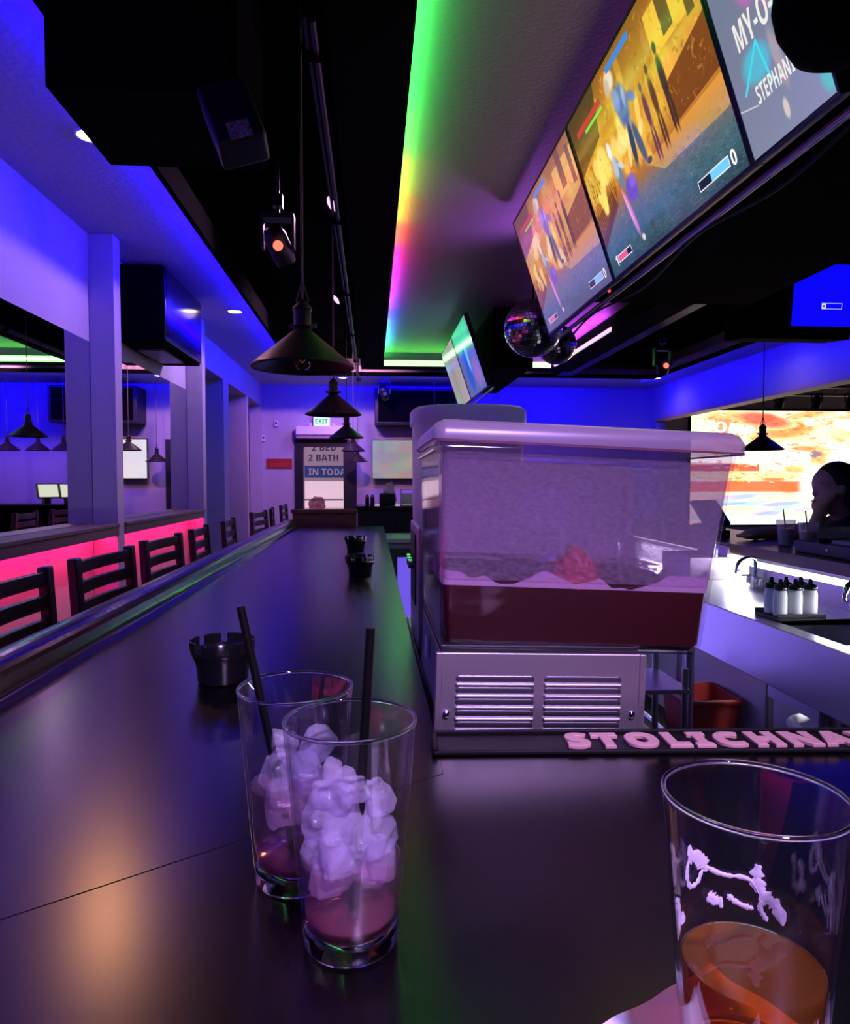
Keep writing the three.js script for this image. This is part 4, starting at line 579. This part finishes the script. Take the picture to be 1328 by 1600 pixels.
{
  const c = thing('bottle_cooler', 'low bottle cooler with a violet-blue lit front at the end of the bar aisle', 'cooler', [0.62, 0, -4.45]);
  part(c, 'body', rboxAt(-0.53, 0.53, 0, 1.0, -0.25, 0.2, 0.006), M.steelDark); part(c, 'worktop', rboxAt(-0.54, 0.54, 1.0, 1.03, -0.26, 0.21, 0.004), M.steel);
  for (const k of [-1, 1]) { const d = part(c, 'door', rboxAt(k * 0.265 - 0.255, k * 0.265 + 0.255, 0.1, 0.97, 0.2, 0.22, 0.004), M.blackSatin); part(d, 'display_light', box(k * 0.265 - 0.21, k * 0.265 + 0.21, 0.15, 0.92, 0.22, 0.223), S({ color: 0x000000, emissive: col(0.2, 0.12, 1), emissiveIntensity: 0.8 })); part(d, 'handle', rod([k * 0.265 - k * 0.23, 0.4, 0.24], [k * 0.265 - k * 0.23, 0.7, 0.24], 0.008), M.chrome); }
  const us = thing('bottle_display', 'blue-violet lit bottle display standing on the cooler behind the slush machine', 'display', [0.85, 1.03, -4.5]);
  part(us, 'cabinet', rboxAt(-0.4, 0.42, 0, 0.33, -0.12, 0.1, 0.006), M.steelDark); part(us, 'display_light', box(-0.37, 0.39, 0.03, 0.3, 0.1, 0.104), S({ color: 0x000000, emissive: col(0.3, 0.1, 1), emissiveIntensity: 1.8 }));
  area('display_light', col(0.3, 0.15, 1), 1.5, 0.74, 0.26, [0.86, 1.195, -4.39], [0.6, 1.2, 0]);
  area('cooler_light', col(0.3, 0.2, 1), 1.3, 0.95, 0.75, [0.62, 0.55, -4.22], [0.62, 0.5, 0]);
  const t = thing('ceiling_conduit', 'thin grey conduit running along the black ceiling beside the coffer', 'conduit'); part(t, 'pipe', rod([-0.19, 2.86, -11.0], [-0.19, 2.86, -2.4], 0.011), M.blackSatin); part(t, 'pipe', rod([-0.215, 2.87, -11.0], [-0.215, 2.87, -2.4], 0.008), M.blackSatin);
  for (const z of [-2.6, -4.2, -5.8, -7.4, -9.0, -10.6]) part(t, 'hanger', merge([rod([-0.2, 2.87, z], [-0.2, 3.5, z], 0.005), box(-0.23, -0.17, 2.845, 2.882, z - 0.015, z + 0.015)]), M.black);
}
// ---------------------------------------------------------------- sinks and things on the right side
{
  const s = thing('bar_sink', 'long stainless bar sink unit under the right-hand counter', 'sink');
  const zs = [-3.9, -2.35, -1.95, -1.9, -1.5, -0.95], x0 = 1.29, x1 = 1.72, y = 0.9;
  const tops = [[x0, x1, -3.9, -2.32], [x0, 1.35, -2.32, -0.95], [1.66, x1, -2.32, -0.95], [1.35, 1.66, -1.94, -1.9], [1.35, 1.66, -1.52, -0.95]];
  for (const [a, b, c, d] of tops) part(s, 'drain_board', box(a, b, y - 0.02, y, c, d), M.steelSink);
  for (const [za, zb] of [[-2.32, -1.94], [-1.9, -1.52]]) part(s, 'basin', merge([box(1.34, 1.35, 0.65, y - 0.001, za, zb), box(1.66, 1.67, 0.65, y - 0.001, za, zb), box(1.35, 1.66, 0.65, y - 0.001, za - 0.01, za), box(1.35, 1.66, 0.65, y - 0.001, zb, zb + 0.01), box(1.34, 1.67, 0.64, 0.65, za, zb)]), M.steelSink);
  part(s, 'front_apron', rboxAt(x0 - 0.015, x0, 0.71, 0.905, -3.9, -0.95, 0.004), M.steelSink); part(s, 'backsplash', rboxAt(1.715, 1.735, 0.88, 0.985, -3.15, -0.95, 0.004), M.steelSink);
  for (const z of [-3.8, -2.9, -2.0, -1.1]) for (const x of [1.33, 1.68]) part(s, 'leg', cyl(0.018, 0.018, 0.7, 14), M.steel, [x, 0.35, z]);
  part(s, 'drain_pipe', tube([[1.5, 0.65, -2.13], [1.5, 0.52, -2.13], [1.51, 0.45, -2.2], [1.54, 0.46, -2.4], [1.6, 0.45, -2.6], [1.69, 0.45, -2.65]], 0.019, 40, 12), M.white);
  part(s, 'cross_rail', rod([1.36, 0.2, -3.85], [1.36, 0.2, -1.0], 0.014), M.steel); part(s, 'towel_bar', rod([1.262, 0.84, -3.2], [1.262, 0.84, -2.75], 0.006), M.chrome);
  function faucet(label, z, dir) { const f = thing('faucet', label, 'faucet', [1.69, 0.9, z], 0, 'sink faucets'); part(f, 'body', cyl(0.016, 0.02, 0.05, 16), M.chrome, [0, 0.025, 0]); part(f, 'spout', tube([[0, 0.04, 0], [-0.01, 0.12, dir * 0.02], [-0.07, 0.14, dir * 0.07], [-0.14, 0.12, dir * 0.12], [-0.15, 0.08, dir * 0.125]], 0.009, 28, 10), M.chrome); for (const k of [-1, 1]) part(f, 'tap_handle', merge([cyl(0.01, 0.012, 0.03, 12), box(-0.035, 0.005, 0.014, 0.022, -0.006, 0.006)]), M.chrome, [0, 0.03, k * 0.05]); }
  faucet('chrome faucet behind the tall drink tank, farther one', -3.05, 1); faucet('curved chrome faucet at the right edge over the sink basins', -2.35, 1);
  const d = thing('ice_chest', 'stainless box with an open lid beside the far faucet', 'ice chest', [1.6, 0.9, -3.45]); part(d, 'body', rboxAt(-0.1, 0.1, 0, 0.11, -0.16, 0.16, 0.004), M.steel); part(d, 'lid', rboxAt(0.085, 0.1, 0.11, 0.16, -0.16, 0.16, 0.002), M.steel);
  const bt = S({ color: col(0.85, 0.85, 0.88), roughness: 0.35 });
  const rack = thing('bottle_rack', 'small dark rack holding the white pour bottles at the sink', 'rack', [1.435, 0.9, -2.36], R(0)); part(rack, 'tray', rboxAt(-0.085, 0.085, 0, 0.012, -0.075, 0.075, 0.004), M.blackSatin); for (const k of [-1, 1]) part(rack, 'guard', rboxAt(-0.085, 0.085, 0.012, 0.024, k * 0.07 - 0.004, k * 0.07 + 0.004, 0.002), M.blackSatin);
  const nm = ['left', 'middle', 'right'];
  for (let r = 0; r < 2; r++) for (let k = 0; k < 3; k++) { const b = thing('pour_bottle', `${nm[k]} white pour bottle in the ${r ? 'front' : 'back'} row of the sink rack`, 'bottle', [1.383 + k * 0.053, 0.912, -2.385 + r * 0.055], 0, 'white pour bottles with black caps'); part(b, 'body', lathe([[0.0001, 0], [0.021, 0], [0.023, 0.006], [0.023, 0.07], [0.02, 0.085], [0.014, 0.092]], 20), bt); part(b, 'cap', lathe([[0.02, 0.088], [0.022, 0.094], [0.02, 0.105], [0.008, 0.11], [0.006, 0.125], [0.0001, 0.126]], 16), M.blackGloss); }
  const fm = thing('added_dark_sheet', 'added black sheet darkening the lit floor behind the bar', 'mat'); part(fm, 'dark_sheet', rboxAt(0.1, 1.78, 0, 0.012, -4.7, -0.75, 0.004), M.rubber);  // dark sheet added to keep the strip-lit aisle floor from looking bright
  // floor things under the sinks
  for (const [x, z, h, l] of [[1.57, -3.3, 0.36, 'red plastic bin standing under the sink unit, farther one'], [1.55, -2.2, 0.2, 'low red crate under the sink near the bar mat']]) { const b = thing('red_bin', l, 'bin', [x, 0, z]); part(b, 'body', loft([{ y: 0, w: 0.22, d: 0.26, r: 0.03 }, { y: h, w: 0.27, d: 0.3, r: 0.035 }, { y: h, w: 0.25, d: 0.28, r: 0.03 }, { y: 0.02, w: 0.2, d: 0.24, r: 0.025 }], 5, { bottom: true, top: true }), M.red); part(b, 'rim', loft([{ y: h - 0.02, w: 0.275, d: 0.305, r: 0.036 }, { y: h - 0.02, w: 0.29, d: 0.32, r: 0.04 }, { y: h, w: 0.29, d: 0.32, r: 0.04 }, { y: h, w: 0.26, d: 0.29, r: 0.035 }], 5), M.red); }
  // wire shelf with glassware behind the machine
  const ws = thing('glass_rack', 'low steel shelf stand behind the slush machine', 'shelf', [0.95, 0, -2.6]); part(ws, 'shelf', rbox(0.36, 0.015, 0.3, 0.004), M.steel, [0, 0.62, 0]); part(ws, 'shelf', rbox(0.36, 0.015, 0.3, 0.004), M.steel, [0, 0.2, 0]); for (const a of [-1, 1]) for (const b of [-1, 1]) part(ws, 'leg', cyl(0.012, 0.012, 0.7, 10), M.steel, [a * 0.165, 0.35, b * 0.135]);
  for (const [x, l] of [[0.9, 'upturned clear glass on the low steel shelf, left one'], [0.99, 'upturned clear glass on the low steel shelf, right one']]) { const t = thing('tumbler', l, 'glass', [x, 0.628, -2.58]); part(t, 'glass_wall', lathe([[0.038, 0], [0.03, 0.11], [0.0001, 0.112], [0.0001, 0.105], [0.028, 0.104], [0.036, 0]], 28), M.glass); }
  // on the right-hand bar top
  const cup = (label, x, z, tint) => { const c = thing('plastic_cup', label, 'cup', [x, 1.07, z], 0, 'cups on the right-hand bar'); part(c, 'cup_wall', lathe([[0.0001, 0.002], [0.03, 0.002], [0.042, 0.118], [0.0435, 0.12], [0.041, 0.12], [0.029, 0.004]], 32), PM({ color: col(0.92, 0.86, 0.9), roughness: 0.12, transmission: 0.8, thickness: 0 })); part(c, 'drink', lathe([[0.0001, 0.006], [0.0285, 0.006], [0.0355, 0.08], [0.0001, 0.08]], 28), PM({ color: tint, roughness: 0.2, transmission: 0.5, thickness: 0 })); part(c, 'straw', rod([0.01, 0.01, 0], [-0.02, 0.17, 0.01], 0.003), straw); };
  cup('clear plastic cup with a pale drink in front of the LED video wall', 1.93, -3.22, col(0.8, 0.72, 0.72)); cup('plastic cup with an orange drink beside the seated person', 1.9, -3.0, col(0.8, 0.35, 0.15));
  const caddy2 = (label, x, z, w, h, t) => { const c = thing('bar_caddy', label, 'caddy', [x, 1.07, z], t, 'black caddies on the right-hand bar'); part(c, 'tray', rbox(0.14, h * 0.75, w, 0.006), M.blackSatin, [0, h * 0.375, 0]); part(c, 'napkins', rbox(0.1, h * 0.3, w * 0.4, 0.004), S({ color: col(0.35, 0.3, 0.33), roughness: 0.8 }), [0.01, h * 0.8, w * 0.2]); part(c, 'divider', rbox(0.13, h, 0.006, 0.002), M.blackGloss, [0, h * 0.5, -w * 0.1]); part(c, 'latch', rbox(0.006, 0.012, 0.016, 0.002), M.chrome, [-0.071, h * 0.4, 0.02]); };
  caddy2('black bar caddy nearest the right edge below the seated person', 1.86, -2.72, 0.4, 0.07, 0); caddy2('flat black bar caddy left of the plastic cups', 1.79, -3.75, 0.3, 0.06, 0);
  const pt = thing('pos_terminal', 'black cash terminal turned away at the corner of the right-hand bar', 'cash terminal', [1.9, 1.07, -3.95], R(35)); part(pt, 'stand', rbox(0.12, 0.06, 0.12, 0.01), M.blackSatin, [0, 0.03, 0]); part(pt, 'casing', rbox(0.26, 0.17, 0.025, 0.008), M.blackSatin, [0, 0.12, 0.02], [R(-35), 0, 0]);
  // stage truss with fixtures in the next room
  const tr = thing('stage_truss', 'horizontal lighting truss in front of the LED video wall', 'truss', [7.2, 2.72, -10.8]); for (const [a, b] of [[0, 0], [0.2, 0], [0.1, 0.17]]) part(tr, 'truss_tube', rod([-1.7, a, b], [1.7, a, b], 0.022), M.steelDark); for (let i = 0; i < 14; i++) part(tr, 'truss_brace', rod([-1.65 + i * 0.235, 0, 0], [-1.53 + i * 0.235, 0.2, 0], 0.01), M.steelDark); for (const x of [-1.6, 1.6]) part(tr, 'hanger', rod([x, 0.2, 0], [x, 0.78, 0], 0.01), M.black);
  [[6.3, 'left'], [6.9, 'middle'], [7.45, 'right']].forEach(([x, l]) => { const p = thing('par_light', `${l} par light under the stage truss`, 'stage light', [x, 2.68, -10.75], 0, 'par lights on the truss'); part(p, 'housing', lathe([[0.0001, 0.08], [0.05, 0.07], [0.07, 0], [0.08, -0.1], [0.072, -0.1], [0.06, 0], [0.0001, 0.04]], 24), M.blackSatin, [0, -0.06, 0], [R(30), 0, 0]); part(p, 'yoke', merge([box(-0.09, -0.08, -0.08, 0.06, -0.01, 0.01), box(0.08, 0.09, -0.08, 0.06, -0.01, 0.01), box(-0.09, 0.09, 0.05, 0.06, -0.01, 0.01)]), M.black); });
  const sp = thing('stage_loudspeaker', 'black loudspeaker hanging over the right part of the video wall', 'loudspeaker', [7.25, 2.3, -9.6]); part(sp, 'cabinet', rboxAt(-0.25, 0.35, 0, 0.55, -0.3, 0.2, 0.012), M.black); part(sp, 'grille', rboxAt(-0.22, 0.32, 0.03, 0.52, 0.2, 0.212, 0.004), M.blackSatin); part(sp, 'hanging_rod', rod([0, 0.55, 0], [0, 1.2, 0], 0.012), M.black);
}

// ---------------------------------------------------------------- seated person at the right-hand bar
{
  const joints = [];   // capsules: a, b, ra, rb
  const cap = (a, b, ra, rb) => joints.push([new THREE.Vector3(...a), new THREE.Vector3(...b), ra, rb]);
  const sd = (p, [a, b, ra, rb]) => { const ab = b.clone().sub(a), t = Math.max(0, Math.min(1, p.clone().sub(a).dot(ab) / Math.max(1e-9, ab.lengthSq()))); return p.distanceTo(a.clone().addScaledVector(ab, t)) - (ra + (rb - ra) * t); };
  const mesh = (caps, c, size, res, k) => {
    const mc = new MarchingCubes(res, new THREE.MeshBasicMaterial(), false, false, 200000); mc.isolation = 0; mc.reset();
    for (let z = 0; z < res; z++) for (let y = 0; y < res; y++) for (let x = 0; x < res; x++) { const p = new THREE.Vector3(c[0] + size * ((x - res / 2) / (res / 2)), c[1] + size * ((y - res / 2) / (res / 2)), c[2] + size * ((z - res / 2) / (res / 2))); let s = 0; for (const q of caps) s += Math.exp(-sd(p, q) / k); mc.field[x + y * res + z * res * res] = s > 0 ? k * Math.log(s) : -1; }
    mc.update(); const n = mc.count, g = new THREE.BufferGeometry(), P = mc.positionArray.slice(0, n * 3), N = mc.normalArray.slice(0, n * 3);
    for (let i = 0; i < n; i++) { P[i * 3] = c[0] + P[i * 3] * size; P[i * 3 + 1] = c[1] + P[i * 3 + 1] * size; P[i * 3 + 2] = c[2] + P[i * 3 + 2] * size; }
    g.setAttribute('position', new THREE.BufferAttribute(P, 3)); g.setAttribute('normal', new THREE.BufferAttribute(N, 3)); g.setAttribute('uv', new THREE.BufferAttribute(new Float32Array(n * 2), 2)); return g;
  };
  const skin = S({ color: col(0.62, 0.32, 0.24), roughness: 0.55 }), hair = S({ color: col(0.012, 0.009, 0.009), roughness: 0.5 }), shirt = S({ color: col(0.02, 0.018, 0.022), roughness: 0.9 });
  const p = thing('person', 'seated person in a dark top leaning on the right-hand bar, chin on hand', 'person', [2.44, 0, -3.42]);
  // body coordinates: facing -x (towards the bar)
  const torso = [[[0.1, 0.72, 0], [0.03, 0.95, 0], 0.15, 0.16], [[0.03, 0.95, 0], [-0.03, 1.1, 0], 0.16, 0.13], [[-0.03, 1.13, -0.16], [-0.03, 1.13, 0.16], 0.065, 0.065], [[0.1, 0.68, -0.09], [-0.12, 0.67, -0.1], 0.09, 0.075], [[0.1, 0.68, 0.09], [-0.12, 0.67, 0.1], 0.09, 0.075]].map(([a, b, c, d]) => [new THREE.Vector3(...a), new THREE.Vector3(...b), c, d]);
  const skinC = [[[-0.06, 1.14, 0], [-0.12, 1.24, 0], 0.05, 0.05], [[-0.15, 1.33, 0], [-0.16, 1.36, 0], 0.088, 0.085], [[-0.17, 1.27, 0], [-0.2, 1.25, 0], 0.06, 0.05], [[-0.228, 1.335, 0], [-0.243, 1.308, 0], 0.01, 0.012], [[-0.16, 1.32, -0.085], [-0.155, 1.34, -0.085], 0.016, 0.018], [[-0.16, 1.32, 0.085], [-0.155, 1.34, 0.085], 0.016, 0.018],
    [[-0.05, 1.12, 0.18], [-0.32, 1.1, 0.1], 0.045, 0.04], [[-0.32, 1.105, 0.1], [-0.25, 1.22, 0.06], 0.038, 0.028], [[-0.05, 1.12, -0.18], [-0.26, 1.1, -0.22], 0.045, 0.04], [[-0.26, 1.1, -0.22], [-0.48, 1.1, -0.12], 0.036, 0.026],
    [[-0.25, 1.225, 0.06], [-0.235, 1.255, 0.05], 0.026, 0.024], [[-0.48, 1.1, -0.12], [-0.53, 1.1, -0.1], 0.026, 0.022]].map(([a, b, c, d]) => [new THREE.Vector3(...a), new THREE.Vector3(...b), c, d]);
  for (const [i, dz] of [[0, -0.02], [1, -0.006], [2, 0.008], [3, 0.02]]) { const v = (x, y, z) => new THREE.Vector3(x, y, z); skinC.push([v(-0.237, 1.255, 0.05 + dz), v(-0.222, 1.285 - 0.003 * i, 0.062 + dz), 0.009, 0.008], [v(-0.222, 1.285 - 0.003 * i, 0.062 + dz), v(-0.2, 1.298, 0.07 + dz), 0.008, 0.007]); skinC.push([v(-0.53, 1.098, -0.1 + dz), v(-0.58 + 0.006 * i, 1.092, -0.09 + dz * 1.3), 0.009, 0.007]); }
  skinC.push([new THREE.Vector3(-0.245, 1.23, 0.05), new THREE.Vector3(-0.262, 1.26, 0.04), 0.01, 0.008], [new THREE.Vector3(-0.5, 1.1, -0.08), new THREE.Vector3(-0.54, 1.095, -0.05), 0.01, 0.008]);
  const body = part(p, 'body', mesh(skinC, [-0.27, 1.2, 0], 0.36, 84, 0.007), skin);
  for (const s of [-1, 1]) { part(body, 'eye', new THREE.SphereGeometry(0.009, 12, 8), M.white, [-0.226, 1.342, s * 0.033]); part(body, 'eyebrow', rbox(0.006, 0.005, 0.028, 0.002), hair, [-0.236, 1.362, s * 0.033]); }
  part(body, 'mouth', rbox(0.006, 0.007, 0.035, 0.002), S({ color: col(0.35, 0.1, 0.1), roughness: 0.5 }), [-0.248, 1.272, 0]);
  part(p, 'top', mesh(torso, [-0.1, 0.92, 0], 0.44, 60, 0.02), shirt);
  part(p, 'hair', mesh([[[-0.13, 1.37, 0], [-0.1, 1.36, 0], 0.1, 0.1], [[-0.07, 1.34, -0.05], [0.0, 1.12, -0.08], 0.05, 0.04], [[-0.07, 1.34, 0.05], [0.0, 1.12, 0.08], 0.05, 0.04], [[-0.12, 1.36, 0.07], [-0.1, 1.26, 0.09], 0.035, 0.03], [[-0.12, 1.36, -0.07], [-0.1, 1.26, -0.09], 0.035, 0.03]].map(([a, b, c, d]) => [new THREE.Vector3(...a), new THREE.Vector3(...b), c, d]), [-0.07, 1.27, 0], 0.26, 56, 0.012), hair);
  const st = thing('bar_stool_round', 'black round bar stool under the seated person', 'bar stool', [2.54, 0, -3.42]); part(st, 'seat', lathe([[0.0001, 0.55], [0.18, 0.545], [0.19, 0.525], [0.17, 0.51], [0.0001, 0.51]], 32), M.blackSatin); part(st, 'pole', cyl(0.03, 0.03, 0.51, 16), M.steel, [0, 0.255, 0]); part(st, 'base', lathe([[0.0001, 0.03], [0.05, 0.03], [0.2, 0.01], [0.21, 0], [0.0001, 0]], 32), M.steel);
}

// ---------------------------------------------------------------- lavender par lamps in the open black ceiling
function parLamp(label, pos, aim, k, cone, tint = col(0.8, 0.4, 0.85)) {
  const p = thing('ceiling_par', label, 'stage light', pos, 0, 'lavender par lamps in the black ceiling');
  const dir = new THREE.Vector3(...aim).sub(new THREE.Vector3(...pos)).normalize(), q = new THREE.Quaternion().setFromUnitVectors(new THREE.Vector3(0, -1, 0), dir);
  const can = part(p, 'can', lathe([[0.0001, 0.09], [0.05, 0.085], [0.065, 0.05], [0.07, -0.07], [0.066, -0.07], [0.06, 0.0], [0.0001, 0.02]], 24), M.black); can.quaternion.copy(q);
  const ln = part(p, 'lamp_lens', cyl(0.055, 0.055, 0.006, 24), S({ color: 0x000000, emissive: tint, emissiveIntensity: 2 })); ln.quaternion.copy(q); ln.position.copy(dir.clone().multiplyScalar(0.03));
  part(p, 'yoke', rod([0, 0.06, 0], [0, 3.5 - pos[1], 0], 0.01), M.black);
  const s = new THREE.SpotLight(tint, k, 0, R(cone), 0.6, 2); s.name = 'par_light'; s.shadow.radius = 3; s.position.set(...pos).addScaledVector(dir, 0.075); s.target.position.set(...aim); scene.add(s, s.target);
}
parLamp('lavender par lamp over the near part of the bar, aimed at the mirror wall', [-0.25, 3.33, -5.15], [-1.9, 1.9, -3.9], 7.5, 46);
parLamp('lavender par lamp behind the nearest pendant, aimed at the mirror wall', [-0.35, 3.33, -7.8], [-1.9, 1.9, -6.6], 8, 42);
parLamp('lavender par lamp aimed at the far wall with the entrance door', [-0.3, 3.33, -9.6], [-0.7, 1.7, -12.6], 16, 50, col(0.9, 0.34, 0.66));
parLamp('pink par lamp behind the coffer, aimed at the far wall right of the door', [1.7, 3.3, -10.5], [1.9, 1.5, -12.6], 8, 55, col(0.9, 0.36, 0.75));
// ---------------------------------------------------------------- stage wash over the near end of the bar (outside the frame)
{
  const w = thing('stage_wash', 'lavender stage wash lamp under the ceiling over the near bar corner', 'stage light', [0.5, 3.0, 0.9]);
  part(w, 'housing', rbox(0.3, 0.12, 0.2, 0.02), M.blackSatin); part(w, 'lamp_lens', box(-0.13, 0.13, -0.066, -0.061, -0.08, 0.08), S({ color: 0x000000, emissive: col(0.75, 0.55, 1), emissiveIntensity: 3 })); part(w, 'hanger', rod([0, 0.06, 0], [0, 0.24, 0], 0.012), M.black);
const sl = new THREE.SpotLight(col(0.66, 0.4, 1), 60, 0, R(23), 0.7, 2); sl.name = 'stage_wash_light'; sl.shadow.radius = 5; sl.position.set(0.5, 2.92, 0.9); sl.target.position.set(0.1, 1.07, -0.4); scene.add(sl, sl.target);
}
scene.traverse((o) => { if (o.isMesh) { o.castShadow = true; o.receiveShadow = true; } if (o.isSpotLight) o.castShadow = true; });
renderer.render(scene, camera);
